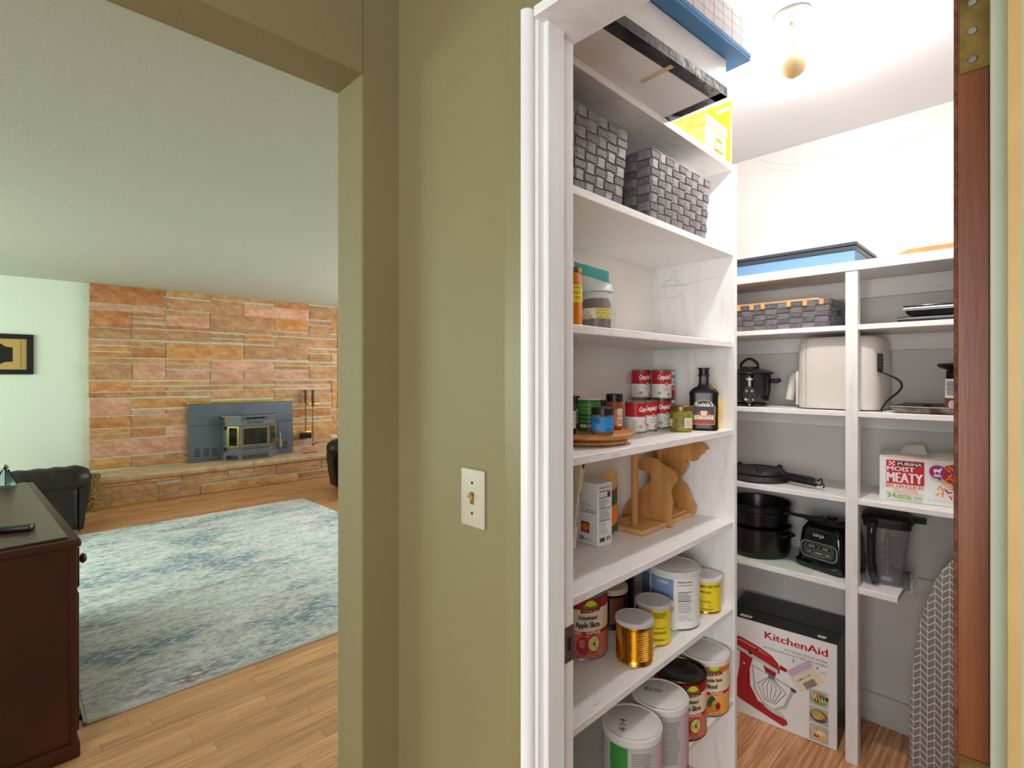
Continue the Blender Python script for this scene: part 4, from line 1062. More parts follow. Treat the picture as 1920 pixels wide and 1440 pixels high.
for k, (u, ln, lab) in enumerate(((1076.5, .250, 'slim fettuccine carton leaning against the upright pasta carton'), (1062, .252, 'slim fettuccine carton leaning on its twin beside the door frame'))):
    q = onZ(u, 1030, SH[4])
    lean = R(10.5 if k == 0 else 8.5)
    t = carton('pasta_box', lab, (q.x - .010 - .012 * k, q.y - .0 - .1 * k * 0, SH[4] + .0045), .0185, .085, .262, 'p_cream' if k == 0 else 'white_card', 0, (0, lean, 0))
    dc = Decal(lambda a, b_, o: (.0095 + b_, -o, .13 - a)); dc.text('FETTUCCINE', .02, -.004, .0085, 'p_black', width=.10); dc.lines(-.03, .05, .006, .0075, 1, 'p_grey')
    dc.disc(-.108, 0, .012, .006, 'p_black', 6); dc.build('side_print', t)
q = onZ(1172, 1014, SH[4])
t = thing('snack_bag', 'glossy yellow, green and orange food bag behind the pasta carton', 'bag', (q.x - .032, q.y + .062, SH[4] + .005), R(-4))
def pouch(w, h, d, n=10, m=12):
    b = B(); g = {}
    for s in (0, 1):
        for i in range(n + 1):
            for j in range(m + 1):
                x = i / n; z = j / m
                bulge = d * (math.sin(math.pi * x) ** .7) * (math.sin(math.pi * min(1, z * 1.0)) ** .6) * (1 - .35 * z)
                if i in (0, n) or j in (0, m):
                    if s == 1: g[s, i, j] = g[0, i, j]; continue
                g[s, i, j] = b.verts.new((x * w, (-bulge if s == 0 else bulge), z * h + .004 * math.sin(x * 9)))
        for i in range(n):
            for j in range(m):
                q = [g[s, i, j], g[s, i + 1, j], g[s, i + 1, j + 1], g[s, i, j + 1]]
                f = b.faces.new(q if s == 0 else q[::-1])
                z = j / m; f.material_index = 3 if z < .12 else (2 if z < .42 else (1 if z < .66 else (4 if z < .74 else 0)))
    return b
obj('pouch', pouch(.075, .19, .016), ['p_gold', 'p_dkgreen', 'p_orange', 'p_dkgreen', 'p_deepred'], t, ang=70)
b = B(); box(b, -.004, .001, -.002, .002, .002, .186); box(b, .0, .075, -.0015, .0015, .182, .196); obj('seal', b, 'p_gold', t)
q = onZ(1062, 1048, SH[4])
t = carton('snack_box', 'orange and blue carton edge showing beside the door frame', (q.x - .045, q.y - .01, SH[4] + .0006), .05, .08, .10, 'p_orange', R(-6))
b = B(); box(b, -.0005, .0505, -.0005, .0805, .07, .1005); obj('blue_band', b, 'p_ltblue', t)
# wooden stand with two goose shaped panels
x1_, x2_ = 1.55 * K, P - .04
ws = thing('towel_stand', 'pine stand with two goose shaped panels and dowels', 'stand', (0, 0, SH[4] + .0006))
yb0, yb1 = .862, 1.0
b = B(); box(b, 1.405 * K, x1_ - .001, yb0, yb1, 0, .016, .002, 1); obj('base_board', b, 'pine_light', ws)
b = B(); box(b, x1_ + .015, x2_ - .001, yb0 + .004, yb1, 0, .014, .002, 1); box(b, x1_ + .015, x2_ - .001, yb0 + .020, yb1, .014, .022, .001, 1); obj('base_board', b, 'pine_light', ws)
def zo(pts, X):
    out = []
    for zx, zy in pts:
        p = onX(1040 + zx / 4.8, 800 + zy / 4.8, X); out.append((p.y, p.z - SH[4] - .0006))
    return out
g1 = [(1055, 905), (1032, 850), (1040, 760), (1050, 680), (1030, 600), (1045, 540), (1085, 490), (1095, 455), (1075, 410), (1020, 370), (960, 340), (910, 295), (850, 275), (790, 275), (750, 310), (740, 380), (790, 395), (868, 430), (870, 470), (840, 510), (780, 560), (700, 620), (640, 690), (600, 760)]
o1 = zo(g1, x1_)
o1 = [(min(y, 1.035), max(z, 0.0)) for y, z in o1] + [(1.035, 0.0)]
b = B(); prism(b, o1, lambda a, c, d: (x1_ + d, a, c), .014); obj('goose_panel', b, 'pine', ws, smooth=False)
g2 = [(1255, 785), (1262, 715), (1245, 690), (1225, 675), (1215, 620), (1190, 560), (1160, 515), (1130, 490), (1128, 460), (1160, 420), (1190, 370), (1195, 330), (1175, 305), (1195, 292), (1235, 315), (1275, 305), (1300, 260), (1335, 240), (1345, 215), (1375, 205), (1355, 170), (1310, 145), (1230, 130)]
o2 = zo(g2, x2_); mx = max(z for y, z in o2)
o2 = [(min(max(y, .75), 1.035), min(max(z, 0.0), SH[3] - .02 - SH[4] - .004)) for y, z in o2]
o2 += [(.93, o2[-1][1]), (.98, .24), (1.03, .17), (1.035, 0.0)]
b = B(); prism(b, o2, lambda a, c, d: (x2_ + d, a, c), .014); obj('goose_panel', b, 'pine', ws, smooth=False)
for (u, Y, hh, rr2) in ((1190, .915, .285, .011), (1238, .985, .285, .012), (1226, 1.015, .285, .008)):
    p = onY(u, 704, Y); b = B(); lathe(b, [(0, .014), (rr2, .014), (rr2, hh - .004), (rr2 - .003, hh), (0, hh)], 18, (p.x, p.y, 0)); obj('dowel', b, 'pine', ws)

# --- sixth and seventh shelf: tins of stored food
def tin(name, label, loc, r, h, ribs=0, tinm='gold_tin', lid='lid_milky', lid_h=.010, group=None, cat='can', open_rim=False, lidk=1.0):
    t = thing(name, label, cat, loc, 0, group)
    prof = [(0, .004), (r - .004, .003), (r - .001, 0), (r + .0008, .002), (r, .005)]
    if ribs:
        prof += [(r - .001, .012)]
        for k in range(ribs):
            z = h * .12 + (h * .74) * k / ribs; dz = h * .74 / ribs; prof += [(r - .0022, z), (r - .0008, z + dz * .3), (r + .0006, z + dz * .5), (r - .0008, z + dz * .7)]
        prof += [(r - .001, h - .012)]
    prof += [(r - .0005, h - .005), (r + .0012, h - .0025), (r, h), (r - .003, h - .002), (r - .004, h - .006)]
    if open_rim:
        for q in (.82, .78, .60, .56): prof.append((r * q, h - .006 + (.0016 if q in (.78, .60) else 0)))
    prof.append((0, h - .006))
    b = B(); lathe(b, prof, 40); obj('tin', b, tinm, t)
    if lid:
        R2 = (r + .0024) * lidk
        b = B(); lathe(b, [(R2 - .0006, h - lid_h), (R2 + .0006, h - lid_h + .0008), (R2 + .0004, h + .0006), (R2 - .0012, h + .0026), (R2 - .006, h + .0028), (R2 - .007, h + .0016), (R2 * .86, h + .0014), (R2 * .84, h + .0022), (0, h + .0020)], 40); obj('lid', b, lid, t)
    return t
def emblem(dc, x, y, k=1.0):
    dc.disc(x, y, .022 * k, .026 * k, 'p_dkgreen', 20, 0, math.pi); dc.disc(x, y + .002 * k, .019 * k, .022 * k, 'p_yellow', 20, 0, math.pi)
    dc.poly([(x - .022 * k, y), (x + .022 * k, y), (x + .022 * k, y + .011 * k), (x, y + .007 * k), (x - .022 * k, y + .012 * k)], 'p_green')
    dc.poly([(x - .028 * k, y - .010 * k), (x + .028 * k, y - .006 * k), (x + .028 * k, y + .004 * k), (x - .028 * k, y)], 'p_deepred')
    dc.lines(x - .02 * k, x + .02 * k, y - .005 * k, y - .001 * k, 1, 'p_white', .6, .05)
def apple_label(t, r, h, a, top='p_deepred', words=('Dehydrated', 'Apple Slices'), low=('p_rose', 'p_applered'), fruit='apple'):
    dc = Decal(cyl_map(r, a)); c = math.pi * r
    dc.rect(-c, .006, c, h - .008, 'p_cream', 44); dc.rect(-c, h * .80, c, h - .008, top, 44)
    dc.rect(-c, .006, c, h * .40, low[0], 44); dc.rect(-c, .10 * h, -.042, h * .40, low[1], 20)
    dc.rect(-c, h * .40, c, h * .455, 'p_red', 44)
    dc.text('Everyday', -.024, h * .413, .008, 'p_white', width=.036, bold=.005); dc.text('Food Storage', .032, h * .413, .008, 'p_white', width=.044, bold=.005)
    dc.text('Food', -.042, h * .85, .010, 'p_white', width=.03, shear=.3)
    emblem(dc, .022, h * .80, 1.05)
    for i, s_ in enumerate(words): dc.text(s_, .014, h * (.64 if i == 0 else .52), .012 if i == 0 else .016, 'p_black', width=(.052, .070)[i] if fruit == 'apple' else (.07, .034)[i], bold=.006)
    if fruit == 'apple':
        dc.disc(.0, h * .24, .019, .026, 'p_applered', 22); dc.disc(-.004, h * .27, .008, .012, 'p_rose', 14); dc.disc(.030, h * .26, .021, .024, 'p_applered', 22); dc.disc(.031, h * .26, .017, .021, 'p_applegreen', 20); dc.disc(.031, h * .26, .004, .006, 'p_brown', 10); dc.line([(.004, h * .37), (.006, h * .41)], .002, 'p_brown')
    else:
        for (x, y, rx, ry, m) in ((.0, .24, .012, .013, 'p_green'), (.014, .28, .012, .020, 'p_dkgreen'), (.026, .24, .012, .014, 'p_tan'), (.006, .19, .012, .012, 'p_brown'), (.022, .18, .012, .012, 'p_lime'), (-.004, .165, .022, .005, 'p_orange'), (.012, .15, .02, .005, 'p_orange'), (.034, .20, .009, .012, 'p_deepred')): dc.disc(x, h * y, rx, ry, m, 16)
    dc.text('32 SERVINGS', .02, h * .10, .005, 'p_black', width=.036); dc.text('NET WT 1 LB 3.2 OZ', .014, h * .055, .006, 'p_black', width=.064)
    dc.build('printed_label', t)
RB, HB = .0785, .178
p = on(1.202, .936, 5); t = tin('food_can', 'big apple slices can half hidden by the door frame strike plate', p, RB, HB, 0, 'steel', None); apple_label(t, RB, HB, to_cam(p) + .10)
p = on(1.385, .962, 5); t = tin('cocoa_jar', 'dark round tub with beige lid behind the bare gold can', p, .055, .122, 0, 'enamel_black', 'lid_beige', .014, cat='jar')
dc = Decal(cyl_map(.055, to_cam(p))); dc.line([(-.03, .01), (-.03, .10)], .004, 'p_ltgrey'); dc.rect(-.052, .05, -.038, .085, 'p_brown'); dc.rect(-.052, .02, -.038, .035, 'p_ltgrey'); dc.rect(.0, .02, .05, .10, 'p_brown', 8); dc.build('printed_label', t)
p = on(1.26, .792, 5); t = tin('food_can', 'bare ribbed gold can with milky lid at the shelf front', p, .0505, .115, 17, 'gold_tin', 'lid_milky', .010)
p = on(1.395, .812, 5); t = tin('food_can', 'yellow label can with milky lid between gold can and large white can', p, .0505, .115, 0, 'gold_tin', 'lid_milky', .010)
dc = Decal(cyl_map(.0506, to_cam(p))); dc.rect(-.055, .006, .10, .104, 'p_yellow', 24)
for (y0, y1, n) in ((.082, .10, 6), (.052, .056, 2), (.036, .044, 3), (.016, .024, 3)): dc.lines(.0, .044, y0, y1, n, 'p_black', .5, .4)
dc.build('printed_label', t)
p = on(1.552, .828, 5); t = tin('oats_can', 'large white can with blue panel and nutrition table', p, RB, HB, 0, 'steel', 'lid_white', .016)
a = to_cam(p); dc = Decal(cyl_map(RB, a)); c = math.pi * RB; dc.rect(-c, .006, c, HB - .008, 'p_white', 44); dc.rect(-.085, .085, -.002, .158, 'p_ltblue', 14); dc.disc(-.03, .07, .03, .026, 'p_ltgrey', 20); dc.disc(-.02, .082, .024, .012, 'p_white', 20); dc.disc(-.036, .06, .02, .014, 'p_lilac', 16)
dc.text('OARA', -.036, .140, .012, 'p_cream', width=.038, bold=.02)
dc.text('Nutrition Facts', .034, .148, .006, 'p_black', width=.046, bold=.005); dc.rect(.010, .140, .058, .1415, 'p_dkgrey'); dc.rect(.010, .118, .058, .120, 'p_dkgrey'); dc.rect(.010, .090, .058, .0915, 'p_dkgrey'); dc.lines(.011, .057, .092, .117, 8, 'p_grey', .4, .3); dc.lines(.011, .057, .055, .088, 9, 'p_ltgrey', .5, .2); dc.lines(.011, .05, .03, .05, 5, 'p_ltgrey', .35, .5); dc.text('M02', .05, .030, .005, 'p_grey')
dc.build('printed_label', t)
p = on(1.706, .795, 5); t = tin('food_can', 'yellow whole egg can with white lid at the shelf end', p, .0505, .115, 0, 'gold_tin', 'lid_white', .012)
dc = Decal(cyl_map(.0506, to_cam(p))); dc.rect(-.030, .008, .06, .104, 'p_yellow', 18); dc.text('RAINY DAY FOODS', .016, .086, .009, 'p_black', width=.074, bold=.005); dc.text('WHOLE EGG', .0, .068, .0075, 'p_black', width=.034, bold=.005); dc.lines(-.022, .03, .036, .045, 3, 'p_brown', .4); dc.text('1020', -.012, .024, .005, 'p_black'); dc.text('1020', .014, .024, .005, 'p_black'); dc.lines(-.022, .032, .012, .02, 2, 'p_black', .4)
dc.build('printed_label', t)
p = on(1.50, .985, 5); t = tin('glass_jar', 'black glass jar standing behind the big white can', p, .036, .150, 0, 'black_gloss', None, cat='jar')
b = B(); lathe(b, [(.03, .146), (.033, .148), (.033, .166), (0, .167)], 24); obj('lid', b, 'black_plastic', t)
p = on(1.668, .962, 5); t = tin('food_can', 'tall can with pale rim in the shelf corner behind the egg can', p, .046, .205, 0, 'gold_tin', 'lid_milky', .010)
dc = Decal(cyl_map(.0461, to_cam(p))); dc.rect(-.08, .008, .08, .19, 'p_ltblue', 20); dc.lines(-.03, .03, .1, .15, 5, 'p_white'); dc.build('printed_label', t)
p = on(.962, .822, 5); t = tin('food_can', 'small can hidden behind the door frame below the strike plate', p, .040, .10, 8, 'dark_tin', None)

p = on(1.685, .790, 6); t = tin('food_can', 'vegetable stew can with white lid and orange band', p, RB, HB, 0, 'steel', 'lid_white', .016); apple_label(t, RB, HB, to_cam(p) + .12, 'p_orange', ('Vegetable Stew', 'Blend'), ('p_ltorange', 'p_ltorange'), 'veg')
p = on(1.524, .792, 6); t = tin('food_can', 'apple slices can with bare dark metal top on the lowest shelf', p, RB, HB, 0, 'dark_tin', None, open_rim=True); apple_label(t, RB, HB, to_cam(p) + .2)
for (xy, hand, lab, dy) in (((1.358, .768), '$5/00', 'large can with handwritten white lid beside the bare-topped can', .1), ((1.196, .76), '4/14', 'large can with inked white lid next to another white-lidded can', .0)):
    p = on(*xy, 6); t = tin('food_can', lab, p, RB, HB, 0, 'steel', 'lid_white', .016, lidk=.985)
    a = to_cam(p); dc = Decal(cyl_map(RB, a)); c = math.pi * RB; dc.rect(-c, .006, c, HB - .008, 'p_ltgrey', 44); dc.rect(-.06, .03, -.01, HB - .02, 'p_green', 10); dc.lines(.0, .06, .03, .15, 22, 'p_grey', .4, .2); dc.rect(.066, .006, .09, HB - .01, 'p_lilac', 6); dc.build('printed_label', t)
    dc = Decal(faceZ(0, 0, HB + .0022, R(-44.6))); dc.text(hand, -.02, .012 if dy else -.02, .018, 'p_black', width=.05, shear=.25, rot=R(-20 if dy else 75)); dc.build('handwriting', t)
# ------------------------------------------------------------------ shelving against the pantry's back wall
Q = 2.22
BS = [1.837, 1.605, 1.288, .970, .650]
EB = .0006
sb_ = thing('shelving_unit', 'white open shelving with one centre post against the pantry back wall', 'shelf', (0, 0, 0))
yp0, yp1 = Q * math.tan(PHI - math.atan((1608.5 - CX) / F)), Q * math.tan(PHI - math.atan((1585 - CX) / F))
b = B(); box(b, Q - .002, Q + .036, yp0, yp1, 0, 1.80, .0015, 1); obj('post', b, 'shelf_side', sb_)
b = B(); box(b, Q - .003, Q + .018, -.115, 1.055, 1.803, 1.837, .0015, 1); obj('top_rail', b, 'shelf_white_y', sb_)
b = B(); box(b, Q + .018, PB, -.115, 1.055, 1.816, 1.836, .001, 1); obj('shelf', b, 'shelf_white_y', sb_)
for z, y0 in ((BS[1], -.115), (BS[2], -.115), (BS[3], -.115), (BS[4], .345)):
    th = .019 if z > .66 else .022
    b = B(); box(b, Q, PB, y0, yp0 - .0005, z - th, z, .0015, 1); obj('shelf', b, 'shelf_white_y', sb_)
    b = B(); box(b, Q, PB, yp1 + .0005, 1.055, z - th, z, .0015, 1); obj('shelf', b, 'shelf_white_y', sb_)
    b = B(); box(b, Q + .036, PB, yp0 - .0005, yp1 + .0005, z - th, z); obj('shelf_filler', b, 'shelf_white_y', sb_)
    b = B(); box(b, PB - .02, PB, max(y0, -.115), 1.055, z - th - .065, z - th - .0005, .002, 1); obj('cleat', b, 'shelf_white_y', sb_)
b = B(); box(b, PB - .02, PB, -.115, 1.055, 1.74, 1.815, .002, 1); obj('cleat', b, 'shelf_white_y', sb_)
def yq(u, X=Q): return onX(u, 704, X).y

# --- on top
y_r = yq(1605, Q + .004); t = thing('game_box', 'flat blue board game box with dark lid edge on the shelving top', 'box', (Q + .004, y_r, BS[0] + EB))
gh = .072; L_ = 1.02 - y_r
b = B(); box(b, .004, .32, .004, L_, 0, gh - .02, .002, 1); obj('tray', b, 'blue_flat', t)
b = B(); box(b, 0, .325, 0, L_ + .004, gh - .030, gh - .024, .0015, 1); box(b, .002, .323, .002, L_ + .002, gh - .024, gh - .012, .001, 1); obj('lower_lid', b, 'navy', t)
b = B(); box(b, -.003, .328, -.003, L_ + .006, gh - .012, gh, .0015, 1); obj('upper_lid', b, 'navy', t)
t = thing('paper_sheaf', 'white sheaf of papers lying on the blue game box', 'papers', (Q + .05, yq(1578, Q + .05), BS[0] + EB + gh + .0008), R(1))
for k in range(3):
    b = B(); box(b, .004 * k, .25, .006 * k, .40 + .01 * k, .005 * k, .005 * k + .0045, .001, 1); obj('sheet_stack', b, 'white_card' if k != 1 else 'lid_beige', t)
yw = yq(1684, Q + .02)
t = thing('wooden_board', 'orange-brown wooden board with tapered end on the shelving top', 'board', (Q + .012, yw, BS[0] + EB))
b = B(); prism(b, [(0, 0), (-.30, 0), (-.30, .018), (-.03, .018), (-.004, .006)], lambda a, c, d: (d, a, c), .22); obj('board', b, 'pine', t, smooth=False)
b = B(); prism(b, [(-.035, .018), (-.29, .018), (-.29, .0195), (-.04, .0195)], lambda a, c, d: (d + .012, a, c), .19); obj('raised_field', b, 'pine', t, smooth=False)

# --- first shelf down: basket, flat devices
yb = yq(1556, Q + .015)
t = basket('woven_basket', 'low charcoal basket with wooden beads along its rim', (Q + .02, yb + .012, BS[1] + EB), .27, 1.0 - yb, .103, 8, 5, 10, .014, lining='basket_inside')
for k in range(7):
    y = -.004 + (1.0 - yb) * (.02, .15, .28, .50, .60, .72, .85)[k]
    b = B(); box(b, -.021, -.009, y, y + .016, .084, .106, .002, 1); obj('bead', b, 'pine_light', t)
b = B(); box(b, .02, .25, .03, .4, .06, .118, .006, 2); obj('tan_insert', b, 'pine_light', t)
b = B(); box(b, .10, .14, -.0185, -.0060, .05, .072, .002, 1); obj('handle_hole', b, 'basket_inside', t)
yl = yq(1681, Q + .04)
t = thing('flat_device', 'thin black flat device with rounded corner under a silver-edged one', 'device', (Q + .035, yl, BS[1] + EB), 0)
b = B(); box(b, 0, .24, -.36, 0, .002, .020, .0085, 4); obj('case', b, 'black_plastic', t)
b = B(); box(b, -.0006, .2406, -.3606, .0006, .010, .0125, .001, 1); obj('seam', b, 'silver', t)
b = B(); box(b, .02, .05, -.05, -.02, 0, .003); box(b, .19, .22, -.05, -.02, 0, .003); box(b, .02, .05, -.33, -.30, 0, .003); obj('foot', b, 'black_matte', t)
yu = yq(1694, Q + .04)
t = thing('flat_device', 'thicker silver-edged black device lying on a thin one', 'device', (Q + .035, yu, BS[1] + EB + .0206), 0)
b = B(); prism(b, [(0, .026), (-.012, .004), (-.022, 0), (-.33, 0), (-.33, .026)], lambda a, c, d: (d, a, c), .24); bmesh.ops.bevel(b, geom=b.edges[:], offset=.003, segments=2, affect='EDGES'); obj('case', b, 'black_gloss', t)
b = B(); box(b, -.003, .243, -.33, .004, .018, .032, .0065, 4); obj('silver_band', b, 'silver', t)
b = B(); box(b, .0, .24, -.325, .001, .031, .038, .003, 3); obj('cover', b, 'black_gloss', t)

# --- second shelf down: rice cooker, air fryer, tray, shaker
p = onZ(1404, 752, BS[2]); 
rc = thing('rice_cooker', 'small black rice cooker with arched lid handle', 'rice cooker', (Q + .115, yq(1405, Q + .115), BS[2] + EB)); a = to_cam(rc.location)
b = B(); lathe(b, [(0, .004), (.062, .004), (.066, 0), (.070, .003), (.070, .010), (.066, .013), (.078, .022), (.086, .07), (.088, .130), (.086, .140), (0, .140)], 40); obj('body', b, 'black_gloss', rc)
b = B(); lathe(b, [(.092, .138), (.097, .140), (.097, .145), (.086, .149), (.060, .158), (.03, .163), (0, .164)], 40); lid = obj('lid', b, 'black_plastic', rc)
ca, sa = math.cos(a + R(90)), math.sin(a + R(90))
b = B(); tube(b, smoothpath([(ca * -.034, sa * -.034, .158), (ca * -.030, sa * -.030, .185), (0, 0, .204), (ca * .030, sa * .030, .185), (ca * .034, sa * .034, .158)]), .006, 10); obj('lid_handle', b, 'black_plastic', lid)
b = B(); lathe(b, [(0, .160), (.036, .160), (.036, .168), (.03, .170), (0, .170)], 24); obj('lid_knob_base', b, 'black_plastic', lid)
for s in (1, -1):
    b = B(); c0 = Vector((ca * s, sa * s, 0)); tube(b, [c0 * .084 + Vector((0, 0, .108)), c0 * .108 + Vector((0, 0, .108)), c0 * .122 + Vector((0, 0, .114))], [.010, .011, .008], 10); obj('side_handle', b, 'black_plastic', rc)
dc = Decal(lambda x, y, o: ((.0868 + (y - .07) * .02 + o) * math.cos(a + x / .0868), (.0868 + (y - .07) * .02 + o) * math.sin(a + x / .0868), y))
dc.text('Oster', 0, .112, .010, 'p_white', width=.024, shear=.2, bold=.005); dc.disc(0, .05, .024, .036, 'p_dkgrey', 26); dc.disc(0, .05, .022, .034, 'p_black', 26)
for x in (-.010, .010): dc.disc(x, .066, .0045, .005, 'p_steelprint', 12); dc.disc(x, .066, .0022, .0026, 'p_black', 10)
dc.rect(-.006, .026, .016, .031, 'p_white'); dc.disc(-.014, .03, .005, .006, 'p_steelprint', 10); dc.build('control_print', rc)

ya0, ya1 = yq(1651, Q + .06), yq(1487, Q + .03)
af = thing('air_fryer', 'matte white air fryer turned sideways behind the shelf post', 'air fryer', (Q + .034, ya0, BS[2] + EB)); aw = ya1 - ya0; ah = .279
b = B(); n = 40; rings = []
for (z, k) in ((.004, .97), (.012, .995), (.02, 1), (ah - .05, .992), (ah - .022, .975), (ah - .008, .94), (ah, .88)):
    ring = []
    for i in range(n):
        t_ = 2 * math.pi * i / n; c, s = math.cos(t_), math.sin(t_)
        ring.append(b.verts.new((.135 + .13 * k * math.copysign(abs(c) ** .42, c), aw / 2 + aw / 2 * k * math.copysign(abs(s) ** .42, s), z)))
    rings.append(ring)
for A, C in zip(rings, rings[1:]):
    for i in range(n): b.faces.new((A[i], A[(i + 1) % n], C[(i + 1) % n], C[i]))
b.faces.new(rings[0]); b.faces.new(rings[-1]); obj('body', b, 'cream_plastic', af, ang=50)
b = B(); box(b, .004, .266, aw - .044, aw - .0425, .01, ah - .004); obj('front_seam', b, 'p_ltgrey', af, smooth=False)
b = B(); box(b, .035, .235, aw - .006, aw + .003, .012, .148, .004, 2); dwr = obj('drawer_front', b, 'cream_plastic', af)
b = B(); pts = smoothpath([(.13, aw, .128), (.13, aw + .022, .130), (.13, aw + .040, .118), (.13, aw + .046, .085), (.13, aw + .055, .030)])
tube(b, pts, [.018] * (len(pts) - 8) + [.017] * 8, 12); obj('handle', b, 'cream_plastic', dwr)
b = B(); box(b, .030, .24, .010, .016, .14, .145); obj('base_line', b, 'p_ltgrey', af, smooth=False)
b = B(); box(b, .025, .060, -.002, .010, .145, .212, .003, 2); vp = obj('vent', b, 'black_plastic', af)
for k in range(5):
    b = B(); box(b, .024, .061, -.0032, -.0015, .151 + k * .012, .156 + k * .012); obj('vent_rib', b, 'black_matte', vp, smooth=False)
Y = lambda u, v, X=Q + .07: onX(u, v, X) - af.location
zc = BS[2] + EB + .004
cp = [Y(1646, 695), Y(1664, 702), Y(1684, 712), Y(1691, 723), Y(1684, 735), Y(1668, 748), Y(1660, 762)]
cp.append(Vector((.03, cp[-1].y + .012, .005))); cp.append(Vector((.012, ya0 * 0 - .006, .005)))
cp[-3].z = max(cp[-3].z, .03); cp[-2].z = .005
b = B(); tube(b, smoothpath(cp), .0036, 8); obj('power_cord', b, 'black_plastic', af)
tx = Q + .012
yt = yq(1669, tx)
t = thing('baking_tray', 'worn metal baking tray with brown baked-on stains', 'tray', (tx, yt, BS[2] + EB))
b = B()
def trayb(b, w, d, h, f):
    o = [(0, 0), (w, 0), (w, -d), (0, -d)]
    lo = [b.verts.new((x + (f if x == 0 else -f), y + (-f if y == 0 else f), 0)) for x, y in o]; hi = [b.verts.new((x, y, h)) for x, y in o]
    hi2 = [b.verts.new((x + (.004 if x == 0 else -.004), y + (-.004 if y == 0 else .004), h)) for x, y in o]; lo2 = [b.verts.new((x + (f + .002 if x == 0 else -f - .002), y + (-f - .002 if y == 0 else f + .002), .0015)) for x, y in o]
    for A, C in ((lo, hi), (hi, hi2), (hi2, lo2)):
        for k in range(4): b.faces.new((A[k], A[(k + 1) % 4], C[(k + 1) % 4], C[k]))
    b.faces.new(lo); b.faces.new(lo2)
trayb(b, .30, .33, .022, .012); bmesh.ops.bevel(b, geom=b.edges[:], offset=.0015, segments=1, affect='EDGES'); obj('pan', b, 'baked_tray', t)
b = B(); pp = [(0, 0, .022), (.30, 0, .022), (.30, -.33, .022), (0, -.33, .022), (0, 0, .022)]
for q, w in zip(pp, pp[1:]): tube(b, [q, w], .003, 6)
obj('rolled_rim', b, 'tray_dark', t)
t = thing('coffee_shaker', 'small printed container with wide black lid on the tray', 'container', (Q + .21, .205, BS[2] + EB + .0016))
b = B(); box(b, -.032, .032, -.032, .032, 0, .12, .004, 2); obj('body', b, 'p_brown', t)
dc = Decal(faceX(-.032, 0, 0)); dc.rect(-.031, .05, .031, .118, 'p_white'); dc.lines(-.026, .026, .06, .11, 8, 'p_dkgrey', .5); dc.disc(-.012, .026, .010, .016, 'p_lilac', 14); dc.disc(.014, .024, .010, .014, 'p_tan', 14); dc.build('printed_label', t)
b = B(); lathe(b, [(.028, .119), (.032, .122), (.030, .150), (.050, .158), (.056, .163), (.056, .170), (.050, .173), (0, .173)], 32); obj('lid', b, 'black_plastic', t)

# --- third shelf down: waffle iron, dog food carton
wp = (Q + .135, yq(1424, Q + .135), BS[3] + EB)
wi = thing('waffle_iron', 'round cast iron waffle maker with coiled wire handles', 'waffle iron', wp)
b = B(); lathe(b, [(0, .004), (.085, .004), (.092, 0), (.112, .002), (.116, .008), (.108, .020), (.100, .026), (0, .026)], 44); obj('base_ring', b, 'cast_iron', wi)
b = B(); lathe(b, [(0, .026), (.098, .026), (.104, .032), (.102, .040), (.094, .048), (.07, .052), (.066, .049), (.03, .049), (.028, .052), (0, .052)], 44); obj('top_plate', b, 'cast_iron', wi)
for an in (200, 320, 80):
    b = B(); lathe(b, [(0, .03), (.012, .03), (.012, .055), (.006, .06), (0, .06)], 10, (.092 * math.cos(R(an)), .092 * math.sin(R(an)), 0)); obj('lug', b, 'cast_iron', wi)
for k, (z, dx) in enumerate(((.040, -.012), (.020, .012))):
    q0 = Vector((-.02 + dx, -.100, z)); q1 = Vector((-.055 + dx, -.235, z - .002 - k * .002)); dd = (q1 - q0)
    b = B(); tube(b, [q0 + dd * -.05, q1 + dd * .12], .003, 6); rd = obj('handle_rod', b, 'cast_iron', wi)
    s = dd.normalized().cross(Vector((0, 0, 1))).normalized(); up = s.cross(dd.normalized()); pts = []
    for i in range(15 * 10 + 1):
        tt_ = i / 150; an = i / 10 * 2 * math.pi; pts.append(q0 + dd * (.08 + .9 * tt_) + s * .0085 * math.cos(an) + up * .0085 * math.sin(an))
    b = B(); tube(b, pts, .0022, 5); obj('wire_coil', b, 'cast_iron', wi)
    b = B(); tube(b, smoothpath([q1 + dd * .1, q1 + dd * .16 + up * .008, q1 + dd * .2, q1 + dd * .17 - up * .008]), .003, 6); obj('hook_end', b, 'cast_iron', wi)
q = onZ(1649, 936, BS[3]); q2 = onZ(1787, 952, BS[3])
pa = math.atan2(q2.y - q.y, q2.x - q.x) + R(90)
hh = .160; pwid = .30
pu = thing('dog_food_box', 'white dog food carton with red and orange print and torn top', 'box', (q.x, q.y, BS[3] + EB), pa)
b = B(); box(b, 0, .19, -pwid, 0, 0, hh, .002, 1); obj('carton', b, 'white_card', pu)
def flap(a, c, x0, x1, ang_, ln, m='white_card'):
    b = B(); co, si = math.cos(ang_), math.sin(ang_)
    vs = [b.verts.new((x0, a, hh)), b.verts.new((x0, c, hh)), b.verts.new((x0 + ln * co, c + .01, hh + ln * si)), b.verts.new((x0 + ln * co, a - .015, hh + ln * si * .8))]
    f = b.faces.new(vs); e = bmesh.ops.extrude_face_region(b, geom=[f]); bmesh.ops.translate(b, vec=(0, 0, .0012), verts=[v for v in e['geom'] if isinstance(v, bmesh.types.BMVert)])
    obj('torn_flap', b, m, pu, smooth=False)
flap(-.06, -.14, .10, .14, R(40), .05); flap(-.15, -.27, .03, .1, R(12), .07); flap(-.02, -.10, .0, .05, R(6), .06)
dc = Decal(faceX(0, 0, 0)); W = .2; 
dc.rect(.006, hh + .0 - .004, .29, hh - .001, 'p_ltorange', 1)
